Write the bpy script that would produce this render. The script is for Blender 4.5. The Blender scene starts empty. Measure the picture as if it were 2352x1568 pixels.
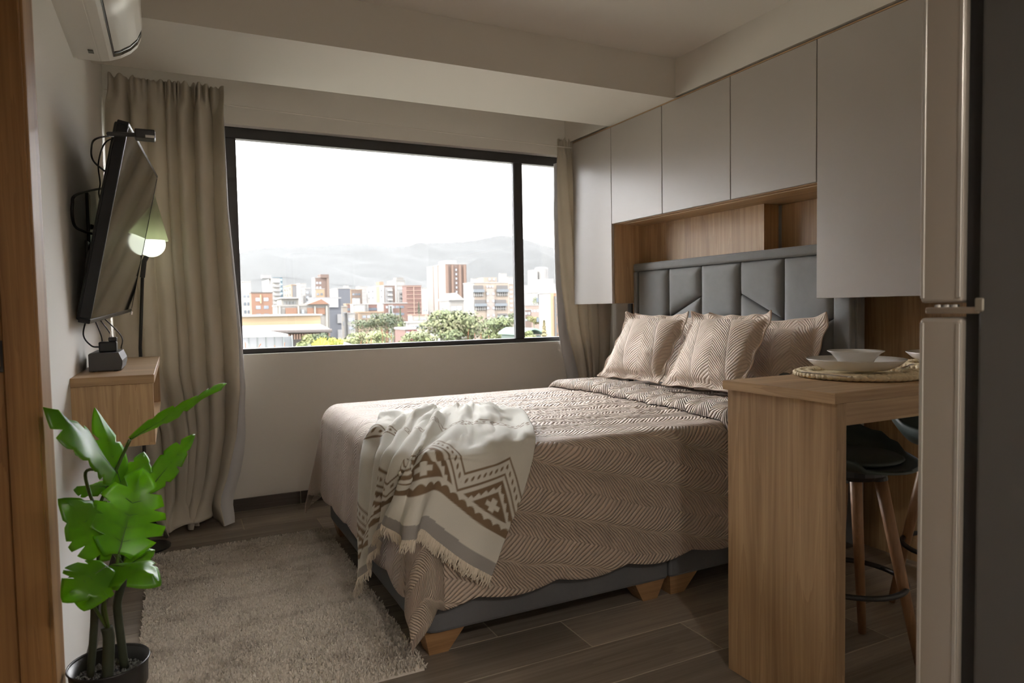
import bpy, bmesh, math, random
from mathutils import Vector, Matrix
from mathutils import noise as mnoise
R_ = random.Random(7)
PI = math.pi
S = bpy.context.scene
COL = S.collection

# ---------------------------------------------------------------- camera
F_PX = 1569.687
RC = ((0.89571484, -0.4442736, -0.01777345), (-0.03723953, -0.03512667, -0.99868881), (0.44306675, 0.89520226, -0.04800802))
CAM = Vector((0.0, 0.0, 1.1))
cd = bpy.data.cameras.new('camera'); cam = bpy.data.objects.new('camera', cd); COL.objects.link(cam)
cd.sensor_width = 36.0; cd.lens = F_PX / 2352 * 36.0; cd.clip_start = 0.02; cd.clip_end = 30000
r0, r1, r2 = (Vector(r) for r in RC)
m = Matrix((r0, -r1, -r2)).transposed().to_4x4(); m.translation = CAM
cam.matrix_world = m
cd.dof.use_dof = True; cd.dof.focus_distance = 2.7; cd.dof.aperture_fstop = 5.0
S.camera = cam

# ---------------------------------------------------------------- sky, sun, exposure
W = bpy.data.worlds.new('hazy_sky'); S.world = W; W.use_nodes = True
bg = W.node_tree.nodes['Background']
bg.inputs['Color'].default_value = (0.985, 0.985, 1.0, 1); bg.inputs['Strength'].default_value = 15.0
sd = bpy.data.lights.new('sun', 'SUN'); sun = bpy.data.objects.new('sun', sd); COL.objects.link(sun)
sd.energy = 20.0; sd.angle = 0.02; sd.color = (1.0, 0.93, 0.84)
sun.rotation_euler = Vector((0.80, 0.28, -0.62)).to_track_quat('-Z', 'Y').to_euler()
sun.location = (-30, -10, 40)
S.view_settings.view_transform = 'Standard'; S.view_settings.look = 'None'
S.view_settings.exposure = 0.36; S.view_settings.gamma = 1.0; S.view_settings.use_curve_mapping = False
S.cycles.use_denoising = True
S.cycles.max_bounces = 12; S.cycles.diffuse_bounces = 7; S.cycles.glossy_bounces = 4
S.cycles.transparent_max_bounces = 16; S.cycles.volume_bounces = 1; S.cycles.caustics_reflective = False; S.cycles.caustics_refractive = False
S.cycles.sample_clamp_indirect = 6.0

# ---------------------------------------------------------------- pixel -> point on a plane
def ray(px, py):
    v = Vector(((px - 1176) / F_PX, (py - 784) / F_PX, 1.0))
    return r0 * v.x + r1 * v.y + r2 * v.z
def onx(px, py, x): v = ray(px, py); return CAM + v * ((x - CAM.x) / v.x)
def ony(px, py, y): v = ray(px, py); return CAM + v * ((y - CAM.y) / v.y)
def onz(px, py, z): v = ray(px, py); return CAM + v * ((z - CAM.z) / v.z)

# ---------------------------------------------------------------- mesh helpers
def put(o, parent=None):
    COL.objects.link(o)
    if parent is not None: o.parent = parent
    return o
def wloc(o):
    v = Vector(o.location)
    while o.parent is not None: o = o.parent; v += o.location
    return v
def tag(o, label=None, cat=None, group=None, kind=None):
    if label: o['label'] = label
    if cat: o['category'] = cat
    if group: o['group'] = group
    if kind: o['kind'] = kind
    return o
def thing(name, label, cat, loc=(0, 0, 0), group=None, kind=None):
    o = bpy.data.objects.new(name, None); o.location = loc; o.empty_display_size = 0.05
    put(o); return tag(o, label, cat, group, kind)
def finish(name, me, mat, parent=None, smooth=False, origin=None):
    if mat is not None:
        for mm in (mat if isinstance(mat, (list, tuple)) else [mat]): me.materials.append(mm)
    if smooth: me.shade_smooth()
    o = bpy.data.objects.new(name, me)
    if parent is not None:
        off = wloc(parent); me.transform(Matrix.Translation(-off)); 
    else:
        if origin is None:
            xs = [v.co for v in me.vertices]
            origin = Vector(((min(c.x for c in xs) + max(c.x for c in xs)) / 2, (min(c.y for c in xs) + max(c.y for c in xs)) / 2, min(c.z for c in xs))) if xs else Vector()
        origin = Vector(origin); me.transform(Matrix.Translation(-origin)); o.location = origin
    return put(o, parent)
def obj(name, bm, mat, parent=None, smooth=False, origin=None, recalc=True):
    if recalc: bmesh.ops.recalc_face_normals(bm, faces=bm.faces)
    me = bpy.data.meshes.new(name); bm.to_mesh(me); bm.free()
    return finish(name, me, mat, parent, smooth, origin)
def struct(name, bm, mat, **k):
    o = obj(name, bm, mat, **k); o['kind'] = 'structure'; return o
def NB(): return bmesh.new()
def add_box(bm, x0, x1, y0, y1, z0, z1, bev=0.0, seg=2, M=None):
    vs = [bm.verts.new((x, y, z)) for z in (z0, z1) for y in (y0, y1) for x in (x0, x1)]
    fs = [bm.faces.new([vs[i] for i in q]) for q in ((0, 2, 3, 1), (4, 5, 7, 6), (0, 1, 5, 4), (2, 6, 7, 3), (0, 4, 6, 2), (1, 3, 7, 5))]
    if bev:
        es = list({e for f in fs for e in f.edges})
        r = bmesh.ops.bevel(bm, geom=es, offset=bev, segments=seg, affect='EDGES', profile=0.5)
        vs = list({v for f in r['faces'] for v in f.verts} | {v for v in vs if v.is_valid})
    if M is not None: bmesh.ops.transform(bm, matrix=M, verts=vs)
    return vs
def B(x0, x1, y0, y1, z0, z1, bev=0.0, seg=2, M=None):
    bm = NB(); add_box(bm, x0, x1, y0, y1, z0, z1, bev, seg, M); return bm
def add_tube(bm, pts, rad, seg=8, cap=True):
    pts = [Vector(p) for p in pts]; n = len(pts)
    rads = rad if isinstance(rad, (list, tuple)) else [rad] * n
    rings = []; up = None
    for i, p in enumerate(pts):
        t = (pts[min(i + 1, n - 1)] - pts[max(i - 1, 0)]).normalized()
        if up is None:
            up = Vector((0, 0, 1)) if abs(t.z) < 0.9 else Vector((1, 0, 0))
        u = (up - t * up.dot(t)).normalized(); up = u; w = t.cross(u)
        rings.append([bm.verts.new(p + (u * math.cos(2 * PI * k / seg) + w * math.sin(2 * PI * k / seg)) * rads[i]) for k in range(seg)])
    for a, b in zip(rings, rings[1:]):
        for k in range(seg): bm.faces.new((a[k], a[(k + 1) % seg], b[(k + 1) % seg], b[k]))
    if cap: bm.faces.new(rings[0][::-1]); bm.faces.new(rings[-1])
def tube(pts, rad, seg=8):
    bm = NB(); add_tube(bm, pts, rad, seg); return bm
def crom(pts, n=8):
    P = [Vector(p) for p in pts]; P = [2 * P[0] - P[1]] + P + [2 * P[-1] - P[-2]]; out = []
    for i in range(1, len(P) - 2):
        a, b, c, d = P[i - 1:i + 3]
        for k in range(n):
            t = k / n
            out.append(0.5 * ((2 * b) + (c - a) * t + (2 * a - 5 * b + 4 * c - d) * t * t + (3 * b - a - 3 * c + d) * t ** 3))
    out.append(P[-2]); return out
def add_lathe(bm, prof, c=(0, 0, 0), seg=32, cap0=True, cap1=True):
    c = Vector(c); rings = [[bm.verts.new(c + Vector((r * math.cos(2 * PI * k / seg), r * math.sin(2 * PI * k / seg), z))) for k in range(seg)] for r, z in prof]
    for a, b in zip(rings, rings[1:]):
        for k in range(seg): bm.faces.new((a[k], a[(k + 1) % seg], b[(k + 1) % seg], b[k]))
    if cap0: bm.faces.new(rings[0][::-1])
    if cap1: bm.faces.new(rings[-1])
def lathe(prof, c=(0, 0, 0), seg=32, cap0=True, cap1=True):
    bm = NB(); add_lathe(bm, prof, c, seg, cap0, cap1); return bm
def add_prism(bm, poly, ext, f):
    """poly: 2-D outline; f(u, v, w) -> point; extruded from w=ext[0] to ext[1]"""
    a = [bm.verts.new(f(u, v, ext[0])) for u, v in poly]; b = [bm.verts.new(f(u, v, ext[1])) for u, v in poly]
    bm.faces.new(a[::-1]); bm.faces.new(b); n = len(poly)
    for k in range(n): bm.faces.new((a[k], a[(k + 1) % n], b[(k + 1) % n], b[k]))
def grid_mesh(name, fn, nu, nv, uvf=None, thick=0.0, col=None):
    """surface fn(i/nu, j/nv) with uv layer; thick adds a back side"""
    vs = []; 
    for j in range(nv + 1):
        for i in range(nu + 1): vs.append(Vector(fn(i / nu, j / nv)))
    N = nu + 1
    fs = [(j * N + i, j * N + i + 1, (j + 1) * N + i + 1, (j + 1) * N + i) for j in range(nv) for i in range(nu)]
    base = len(vs)
    if thick:
        nor = [Vector() for _ in vs]
        for f in fs:
            n = (vs[f[2]] - vs[f[0]]).cross(vs[f[3]] - vs[f[1]])
            for k in f: nor[k] += n
        vs += [v - n.normalized() * thick for v, n in zip(vs, nor)]
        fs += [tuple(k + base for k in f[::-1]) for f in fs[:nu * nv]]
        edge = [i for i in range(nu)] ; 
        ring = [i for i in range(N)] + [j * N + nu for j in range(1, nv + 1)] + [nv * N + i for i in range(nu - 1, -1, -1)] + [j * N for j in range(nv - 1, 0, -1)]
        for a, b in zip(ring, ring[1:] + ring[:1]): fs.append((b, a, a + base, b + base))
    me = bpy.data.meshes.new(name); me.from_pydata([tuple(v) for v in vs], [], fs)
    if uvf:
        uv = me.uv_layers.new(name='UVMap')
        co = []
        for j in range(nv + 1):
            for i in range(nu + 1): co.append(uvf(i / nu, j / nv))
        for l in me.loops:
            uv.data[l.index].uv = co[l.vertex_index % base]
    if col:
        at = me.color_attributes.new('print', 'FLOAT_COLOR', 'POINT')
        for j in range(nv + 1):
            for i in range(nu + 1):
                c = col(i / nu, j / nv); k = j * N + i
                at.data[k].color = (*c, 1)
                if thick: at.data[k + base].color = (*c, 1)
    me.update(); return me
def copy_tree(o, parent=None):
    c = o.copy(); COL.objects.link(c); c.parent = parent
    for ch in list(o.children): copy_tree(ch, c)
    return c
def sm(a, b, x):
    t = min(1, max(0, (x - a) / (b - a))); return t * t * (3 - 2 * t)
def lerp(a, b, t): return a + (b - a) * t

# ---------------------------------------------------------------- materials
def new_mat(name):
    mt = bpy.data.materials.new(name); mt.use_nodes = True
    return mt, mt.node_tree, mt.node_tree.nodes['Principled BSDF']
def lk(nt, a, b): nt.links.new(a, b)
def nd(nt, t, **k):
    n = nt.nodes.new(t)
    for a, v in k.items(): setattr(n, a, v)
    return n
def mth(nt, op, a, b=None, c=None):
    n = nd(nt, 'ShaderNodeMath', operation=op)
    for i, v in enumerate((a, b, c)):
        if v is None: continue
        if isinstance(v, (int, float)): n.inputs[i].default_value = v
        else: lk(nt, v, n.inputs[i])
    return n.outputs[0]
def plain(name, c, rough=0.6, metal=0.0, spec=0.5, bump=0.0, bscale=200, var=0.0, vscale=3.0, sheen=0.0, coat=0.0):
    mt, nt, b = new_mat(name)
    b.inputs['Base Color'].default_value = (*c, 1); b.inputs['Roughness'].default_value = rough
    b.inputs['Metallic'].default_value = metal; b.inputs['Specular IOR Level'].default_value = spec
    if sheen: b.inputs['Sheen Weight'].default_value = sheen; b.inputs['Sheen Roughness'].default_value = 0.4
    if coat: b.inputs['Coat Weight'].default_value = coat; b.inputs['Coat Roughness'].default_value = 0.15
    if bump or var: tc = nd(nt, 'ShaderNodeTexCoord')
    if var:
        n = nd(nt, 'ShaderNodeTexNoise'); n.inputs['Scale'].default_value = vscale; n.inputs['Detail'].default_value = 5
        lk(nt, tc.outputs['Object'], n.inputs['Vector'])
        r = nd(nt, 'ShaderNodeMix', data_type='RGBA')
        lk(nt, n.outputs['Fac'], r.inputs['Factor'])
        r.inputs['A'].default_value = (*[x * (1 - var) for x in c], 1); r.inputs['B'].default_value = (*[min(1, x * (1 + var)) for x in c], 1)
        lk(nt, r.outputs['Result'], b.inputs['Base Color'])
    if bump:
        n = nd(nt, 'ShaderNodeTexNoise'); n.inputs['Scale'].default_value = bscale; n.inputs['Detail'].default_value = 3
        lk(nt, tc.outputs['Object'], n.inputs['Vector'])
        bp = nd(nt, 'ShaderNodeBump'); bp.inputs['Strength'].default_value = bump; bp.inputs['Distance'].default_value = 0.002
        lk(nt, n.outputs['Fac'], bp.inputs['Height']); lk(nt, bp.outputs['Normal'], b.inputs['Normal'])
    return mt
def wood(name, dark, light, axis='z', scale=1.0, rough=0.45, jitter=False):
    mt, nt, b = new_mat(name)
    tc = nd(nt, 'ShaderNodeTexCoord'); mp = nd(nt, 'ShaderNodeMapping')
    k = {'x': 0, 'y': 1, 'z': 2}[axis]
    sc = [11.0 * scale] * 3; sc[k] = 0.55 * scale; mp.inputs['Scale'].default_value = sc
    src = tc.outputs['Object']
    if jitter:
        oi = nd(nt, 'ShaderNodeObjectInfo'); ad = nd(nt, 'ShaderNodeVectorMath', operation='ADD')
        cm = nd(nt, 'ShaderNodeCombineXYZ')
        for q in range(3): lk(nt, mth(nt, 'MULTIPLY', oi.outputs['Random'], 17.0 + 9 * q), cm.inputs[q])
        lk(nt, src, ad.inputs[0]); lk(nt, cm.outputs[0], ad.inputs[1]); src = ad.outputs[0]
    lk(nt, src, mp.inputs['Vector'])
    n1 = nd(nt, 'ShaderNodeTexNoise'); n1.inputs['Scale'].default_value = 1.0; n1.inputs['Detail'].default_value = 6; n1.inputs['Distortion'].default_value = 0.8
    lk(nt, mp.outputs[0], n1.inputs['Vector'])
    sw = mth(nt, 'FRACT', mth(nt, 'MULTIPLY', n1.outputs['Fac'], 7.0))
    mp2 = nd(nt, 'ShaderNodeMapping'); sc2 = [150.0 * scale] * 3; sc2[k] = 3.0 * scale; mp2.inputs['Scale'].default_value = sc2
    lk(nt, src, mp2.inputs['Vector'])
    n2 = nd(nt, 'ShaderNodeTexNoise'); n2.inputs['Scale'].default_value = 1.0; n2.inputs['Detail'].default_value = 4
    lk(nt, mp2.outputs[0], n2.inputs['Vector'])
    f = mth(nt, 'ADD', mth(nt, 'MULTIPLY', n1.outputs['Fac'], 0.75), mth(nt, 'ADD', mth(nt, 'MULTIPLY', sw, 0.13), mth(nt, 'MULTIPLY', n2.outputs['Fac'], 0.38)))
    rp = nd(nt, 'ShaderNodeValToRGB'); e = rp.color_ramp.elements
    e[0].position = 0.36; e[0].color = (*dark, 1); e[1].position = 0.86; e[1].color = (*light, 1)
    lk(nt, f, rp.inputs['Fac'])
    out = rp.outputs['Color']
    if jitter:
        hs = nd(nt, 'ShaderNodeHueSaturation'); lk(nt, out, hs.inputs['Color'])
        lk(nt, mth(nt, 'MULTIPLY_ADD', oi.outputs['Random'], 0.5, 0.75), hs.inputs['Value']); out = hs.outputs['Color']
    lk(nt, out, b.inputs['Base Color']); b.inputs['Roughness'].default_value = rough
    bp = nd(nt, 'ShaderNodeBump'); bp.inputs['Strength'].default_value = 0.12; bp.inputs['Distance'].default_value = 0.001
    lk(nt, n2.outputs['Fac'], bp.inputs['Height']); lk(nt, bp.outputs['Normal'], b.inputs['Normal'])
    return mt
def glass(name, tint=(1, 1, 1), refl=0.06):
    mt, nt, b = new_mat(name); nt.nodes.remove(b)
    out = nt.nodes['Material Output']
    tr = nd(nt, 'ShaderNodeBsdfTransparent'); tr.inputs[0].default_value = (*tint, 1)
    gl = nd(nt, 'ShaderNodeBsdfGlossy'); gl.inputs['Roughness'].default_value = 0.01
    lw = nd(nt, 'ShaderNodeFresnel'); lw.inputs['IOR'].default_value = 1.3
    mx = nd(nt, 'ShaderNodeMixShader'); lk(nt, lw.outputs[0], mx.inputs[0]); lk(nt, tr.outputs[0], mx.inputs[1]); lk(nt, gl.outputs[0], mx.inputs[2])
    lk(nt, mx.outputs[0], out.inputs['Surface']); return mt
def emit(name, c, s):
    mt, nt, b = new_mat(name); b.inputs['Base Color'].default_value = (*c, 1)
    b.inputs['Emission Color'].default_value = (*c, 1); b.inputs['Emission Strength'].default_value = s; return mt
def quilt_mat(name, c, W=0.17, amp=1.0):
    """leaf-spine quilting as fine relief, from a uv map laid out in metres"""
    mt, nt, b = new_mat(name)
    b.inputs['Base Color'].default_value = (*c, 1); b.inputs['Roughness'].default_value = 0.62; b.inputs['Specular IOR Level'].default_value = 0.35
    b.inputs['Sheen Weight'].default_value = 0.15
    uv = nd(nt, 'ShaderNodeUVMap'); uv.uv_map = 'UVMap'
    nz = nd(nt, 'ShaderNodeTexNoise'); nz.inputs['Scale'].default_value = 4.5; nz.inputs['Detail'].default_value = 2; lk(nt, uv.outputs[0], nz.inputs['Vector'])
    ad = nd(nt, 'ShaderNodeVectorMath', operation='MULTIPLY_ADD'); lk(nt, nz.outputs['Color'], ad.inputs[0]); ad.inputs[1].default_value = (0.06, 0.06, 0); lk(nt, uv.outputs[0], ad.inputs[2])
    sp = nd(nt, 'ShaderNodeSeparateXYZ'); lk(nt, ad.outputs[0], sp.inputs[0])
    u0, v = sp.outputs[0], sp.outputs[1]
    # the spines lean: leaves climb diagonally
    u = mth(nt, 'ADD', u0, mth(nt, 'MULTIPLY', v, 0.28))
    q = mth(nt, 'DIVIDE', u, W); idx = mth(nt, 'FLOOR', q)
    d = mth(nt, 'MULTIPLY', mth(nt, 'ABSOLUTE', mth(nt, 'SUBTRACT', mth(nt, 'FRACT', q), 0.5)), W)
    vv = mth(nt, 'ADD', v, mth(nt, 'MULTIPLY', idx, 0.113))
    t = mth(nt, 'SUBTRACT', vv, mth(nt, 'MULTIPLY', mth(nt, 'POWER', d, 0.7), 0.55))
    rib = mth(nt, 'ABSOLUTE', mth(nt, 'SINE', mth(nt, 'MULTIPLY', t, PI / 0.0155)))
    rib = mth(nt, 'POWER', rib, 0.6)
    spine = mth(nt, 'MINIMUM', mth(nt, 'MULTIPLY', d, 120.0), 1.0)
    h = mth(nt, 'MULTIPLY', rib, spine)
    # puckers
    n2 = nd(nt, 'ShaderNodeTexNoise'); n2.inputs['Scale'].default_value = 22; n2.inputs['Detail'].default_value = 3; lk(nt, uv.outputs[0], n2.inputs['Vector'])
    h = mth(nt, 'ADD', h, mth(nt, 'MULTIPLY', n2.outputs['Fac'], 1.6))
    bp = nd(nt, 'ShaderNodeBump'); bp.inputs['Strength'].default_value = min(1.0, 1.0 * amp); bp.inputs['Distance'].default_value = 0.0060 * amp
    lk(nt, h, bp.inputs['Height']); lk(nt, bp.outputs['Normal'], b.inputs['Normal'])
    return mt

M_WALL = plain('wall_paint', (0.79, 0.77, 0.73), 0.75, bump=0.08, bscale=150)
M_CEIL = plain('ceiling_paint', (0.68, 0.645, 0.59), 0.8, bump=0.05, bscale=120)
M_WALL_L = M_WALL
M_DOORFR = wood('door_frame_wood', (0.15, 0.068, 0.020), (0.37, 0.20, 0.070), 'z', 1.0, 0.5)
M_OAK_Z = wood('oak_grain_upright', (0.26, 0.148, 0.066), (0.62, 0.425, 0.235), 'z')
M_OAK_Y = wood('oak_grain_along_y', (0.26, 0.148, 0.066), (0.62, 0.425, 0.235), 'y')
M_OAK_X = wood('oak_grain_along_x', (0.26, 0.148, 0.066), (0.62, 0.425, 0.235), 'x')
M_PLANK = wood('grey_wood_tile', (0.135, 0.112, 0.090), (0.37, 0.315, 0.26), 'x', 0.7, 0.38, jitter=True)
M_SKIRT = wood('dark_skirting_tile', (0.05, 0.04, 0.035), (0.12, 0.098, 0.085), 'x', 0.8, 0.45)
M_GROUT = plain('pale_grout', (0.50, 0.44, 0.36), 0.9)
M_TAUPE = plain('taupe_satin_laminate', (0.42, 0.385, 0.35), 0.30, spec=0.55, var=0.04, vscale=2.0)
M_FRAME = plain('dark_window_aluminium', (0.045, 0.043, 0.045), 0.45, spec=0.4)
M_GLASS = glass('window_glass')
M_GREYFAB = plain('dark_grey_base_fabric', (0.125, 0.127, 0.135), 0.9, bump=0.5, bscale=500, var=0.08, vscale=60)
M_HEADFAB = plain('grey_velvet', (0.225, 0.228, 0.228), 0.7, spec=0.25, bump=0.3, bscale=350, var=0.08, vscale=25, sheen=0.35)
M_QUILT = quilt_mat('beige_quilt', (0.55, 0.44, 0.355))
M_CUSH = quilt_mat('beige_quilted_cushion', (0.60, 0.48, 0.385), 0.2, 0.8)
M_MATTRESS = plain('white_mattress', (0.7, 0.68, 0.65), 0.9)
M_BLACK = plain('black_plastic', (0.012, 0.012, 0.013), 0.35)
M_BLACKM = plain('black_metal', (0.015, 0.015, 0.016), 0.35, spec=0.6)
M_CURT = plain('linen_curtain', (0.72, 0.67, 0.585), 0.9, bump=0.35, bscale=700, var=0.05, vscale=12)
def cloth_through(mt, c, f):
    nt = mt.node_tree; b = nt.nodes['Principled BSDF']; tr = nd(nt, 'ShaderNodeBsdfTranslucent'); tr.inputs[0].default_value = (*c, 1)
    mx = nd(nt, 'ShaderNodeMixShader'); mx.inputs[0].default_value = f
    lk(nt, b.outputs[0], mx.inputs[1]); lk(nt, tr.outputs[0], mx.inputs[2]); lk(nt, mx.outputs[0], nt.nodes['Material Output'].inputs['Surface'])
cloth_through(M_CURT, (0.50, 0.455, 0.375), 0.26)
M_LINING = plain('pale_grey_curtain_lining', (0.62, 0.62, 0.64), 0.9, bump=0.2, bscale=600)
M_WHITEP = plain('white_plastic', (0.80, 0.77, 0.72), 0.35)
M_PORC = plain('white_porcelain', (0.82, 0.80, 0.77), 0.12, spec=0.6)
M_STEEL = plain('polished_steel', (0.62, 0.61, 0.6), 0.18, metal=1.0)

# ================================================================ THE ROOM
XL, YB, ZC, XW, XR = -0.275, 4.04, 2.40, 2.42, 2.80
ZB = 2.195                                   # underside of the beam, top of the wardrobe
YF = -1.7                                    # wall behind the camera
# floor: a grout bed with every plank tile laid on it
bm = B(XL - 0.15, XR + 0.15, YF - 0.15, YB + 0.2, -0.12, -0.0012)
floor = struct('floor', bm, M_GROUT)
PITCH, PL, GR = 0.2071, 1.2, 0.005
joint = {9: 0.286 - .0, 8: 0.65, 0: 1.18, -1: 1.54, 1: 0.938, -2: 2.07}
rr = random.Random(3)
plank_cache = {}
for k in range(-18, 11):
    ya = 2.0405 + (k - 1) * PITCH; yb = ya + PITCH
    if k == 10: yb = YB
    if yb <= YF or ya >= YB: continue
    ya = max(ya, YF); yb = min(yb, YB)
    x = joint.get(k, rr.uniform(0, PL)); x -= math.ceil((x - XL) / PL) * PL
    while x < XR:
        xa, xb = max(x, XL), min(x + PL, XR)
        if xb - xa > 0.02:
            key = (round(xb - xa, 3), round(yb - ya, 3))
            if key not in plank_cache:
                l, w = (xb - xa - GR) / 2, (yb - ya - GR) / 2
                b = B(-l, l, -w, w, -0.012, 0.0, 0.0004, 1)
                me = bpy.data.meshes.new('plank'); bmesh.ops.recalc_face_normals(b, faces=b.faces); b.to_mesh(me); b.free(); me.materials.append(M_PLANK)
                plank_cache[key] = me
            o = bpy.data.objects.new('plank', plank_cache[key]); o.location = Vector(((xa + xb) / 2, (ya + yb) / 2, 0)) - floor.location
            put(o, floor)
        x += PL
# walls
OX0, OX1, OZ0, OZ1 = -0.262, 2.62, 0.872, 2.128
bm = NB()
add_box(bm, XL - .15, XR + .15, YB, YB + .2, 0, OZ0); add_box(bm, XL - .15, XR + .15, YB, YB + .2, OZ1, ZC)
add_box(bm, XL - .15, OX0, YB, YB + .2, OZ0, OZ1); add_box(bm, OX1, XR + .15, YB, YB + .2, OZ0, OZ1)
struct('wall_back', bm, M_WALL)
DY0, DY1, DZ = 0.92, 1.775, 2.06              # door opening in the left wall
bm = NB()
add_box(bm, XL - .15, XL, YF, DY0, 0, ZC); add_box(bm, XL - .15, XL, DY1 + .012, YB, 0, ZC); add_box(bm, XL - .15, XL, DY0, DY1 + .012, DZ, ZC)
struct('wall_left', bm, M_WALL)
struct('wall_right', B(XR, XR + .15, YF, YB, 0, ZC), M_WALL)
struct('wall_front', B(XL - .15, XR + .15, YF - .15, YF, 0, ZC), M_WALL)
struct('ceiling', B(XL - .15, XR + .15, YF - .15, YB + .2, ZC, ZC + .12), M_CEIL)
struct('ceiling_beam', B(XL, XR, 2.9, 3.5, ZB, ZC), M_CEIL)
bm = NB(); add_box(bm, XW + .006, XR, 1.40, 2.9, ZB + .012, ZC); add_box(bm, XW + .006, XR, 3.5, YB, ZB + .012, ZC)
struct('wall_soffit', bm, M_CEIL)
# skirting
bb = thing('baseboard_back', None, None, (1.2, YB, 0), kind='structure')
x = XL
for x1 in (0.62, 1.22, 1.82, 2.42, XR):
    obj('skirting_tile', B(x + .002, x1 - .002, YB - .012, YB, 0.003, .073, .001, 1), M_SKIRT, bb); x = x1
obj('grout_line', B(XL, XR, YB - .008, YB, 0, .0725), M_GROUT, bb)
bb = thing('baseboard_left', None, None, (XL, 2.9, 0), kind='structure')
y = 1.94
for y1 in (2.45, 3.05, 3.65, YB - .013):
    obj('skirting_tile', B(XL, XL + .010, y + .002, y1 - .002, 0.003, .073, .001, 1), M_SKIRT, bb); y = y1
# window: dark frame, three panes
W1 = thing('window_1', None, None, (1.2, 4.12, OZ0), kind='structure')
fy0, fy1 = 4.095, 4.15
def fx(px, py): return ony(px, py, fy0).x
zt0 = ony(543, 317.5, fy0).z; zb1 = ony(1188, 776, fy0).z - .002
obj('frame_rail', B(OX0, OX1, fy0, fy1, zt0, OZ1 - .001, .003, 1), M_FRAME, W1)
obj('frame_rail', B(OX0, OX1, fy0, fy1, OZ0 + .001, zb1, .003, 1), M_FRAME, W1)
mul = [(OX0 + .001, OX0 + .035), (fx(520, 500), fx(544, 400)), (fx(1182, 400), fx(1200, 400)), (OX1 - .04, OX1 - .001)]
for a, b in mul: obj('frame_mullion', B(a, b, fy0 + .002, fy1 - .002, zb1, zt0, .003, 1), M_FRAME, W1)
for (a, b), (c, d) in zip(mul, mul[1:]):
    obj('pane', B(b - .004, c + .004, 4.12, 4.126, zb1 - .004, zt0 + .004), M_GLASS, W1)
obj('bead', B(mul[2][0] - .006, mul[2][0], fy0 + .012, fy0 + .03, zb1, zt0), plain('grey_gasket', (.25, .26, .28), .5), W1)
# door frame and door leaf in the left wall (near the camera)
D1 = thing('door_1', None, None, (XL, 1.35, 0), kind='structure')
obj('casing', B(XL - .002, XL + .016, DY1 - .008, DY1 + .112, 0, DZ + .06, .003, 2), M_DOORFR, D1)
obj('casing', B(XL - .002, XL + .016, DY0 - .10, DY1 - .010, DZ + .001, DZ + .06, .003, 2), M_DOORFR, D1)
obj('jamb_stop', B(XL - .048, XL + .010, DY1 - .016, DY1 + .004, 0, DZ, .002, 1), M_DOORFR, D1)
obj('jamb', B(XL - .15, XL - .048, DY1 - .004, DY1 + .012, 0, DZ), M_DOORFR, D1)
obj('jamb', B(XL - .15, XL - .002, DY0, DY0 + .02, 0, DZ), M_DOORFR, D1)
obj('head_jamb', B(XL - .15, XL - .002, DY0 + .02, DY1 - .017, DZ - .02, DZ), M_DOORFR, D1)
# strike plate: black plate with a slot that shows the wood
pz0, pz1 = 0.985, 1.052
pa, pb = ony(17, 820, DY1 - .006).x, ony(17, 820, DY1 - .006).x - .040
bm = NB(); yy0, yy1 = DY1 - .0065, DY1 - .0035
add_box(bm, pb, pa, yy0, yy1, pz0, pz0 + .012); add_box(bm, pb, pa, yy0, yy1, pz1 - .012, pz1)
add_box(bm, pb, pb + .010, yy0, yy1, pz0 + .012, pz1 - .012); add_box(bm, pa - .0125, pa, yy0, yy1, pz0 + .012, pz1 - .012)
obj('strike_plate', bm, M_BLACKM, D1)
lf = obj('leaf', B(XL - .15, XL - .112, DY0 + .021, DY1 - .006, .006, DZ - .022), M_DOORFR, D1)
struct('trim_1', B(XL, XL + .012, DY1 + .113, DY1 + .150, 0, ZC, .003, 1), plain('pale_edge_trim', (.62, .52, .43), .6))

# ================================================================ WARDROBE (hung round the bed head)
wr = thing('wardrobe', 'built-in taupe wardrobe bridging over the grey headboard with oak niche', 'wardrobe', (2.6, 2.7, 0))
ys = [3.935, 3.49, 3.008, 2.497, 2.007, 1.42]
zl, zm, zt = 1.12, 1.605, 2.186
G = 0.0022
def wdoor(y0, y1, z0): return obj('door', B(XW, XW + .018, y0 + G, y1 - G, z0, zt, .0012, 1), M_TAUPE, wr)
wdoor(ys[1], ys[0], zl)
for a, b in ((3, 2), (4, 3)): wdoor(ys[a], ys[b], zm)
wdoor(ys[2], ys[1], zm); wdoor(ys[5], ys[4], zl)
obj('top_panel', B(XW + .004, XR - .002, ys[5], ys[0], zt + .003, ZB - .0005), M_OAK_Y, wr)
# carcasses
c0 = XW + .0195
obj('side_panel', B(c0, 2.785, 3.474, 3.490, zl + .004, zt), M_OAK_Z, wr)          # far tall unit, the side the bed sees
obj('cabinet_body', B(c0, XR - .002, 3.491, ys[0] - .002, zl + .002, zt), M_OAK_Z, wr)
obj('bottom_panel', B(c0, XR - .003, ys[4] + .002, 3.473, zm - .004, zm + .012), M_OAK_Y, wr)
obj('cabinet_body', B(c0, XR - .003, ys[4] + .002, 3.472, zm + .013, zt), M_OAK_Z, wr)
obj('cabinet_body', B(c0, XR - .003, ys[5], ys[4] - .001, zl + .002, zt), M_OAK_Z, wr)
obj('niche_panel', B(2.66, 2.76, 2.515, 3.473, .02, zm - .005), M_OAK_Z, wr)
obj('back_panel', B(2.781, XR - .001, 1.42, 2.514, .0, zm - .005), M_OAK_Z, wr)
obj('lower_panel', B(2.665, 2.70, 3.475, 3.615, .0, zl - .002), M_OAK_Z, wr)
obj('edge_strip', B(2.655, 2.70, 3.616, 3.655, .0, zl - .002), plain('dark_edge_strip', (.03, .025, .022), .5), wr)
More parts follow.
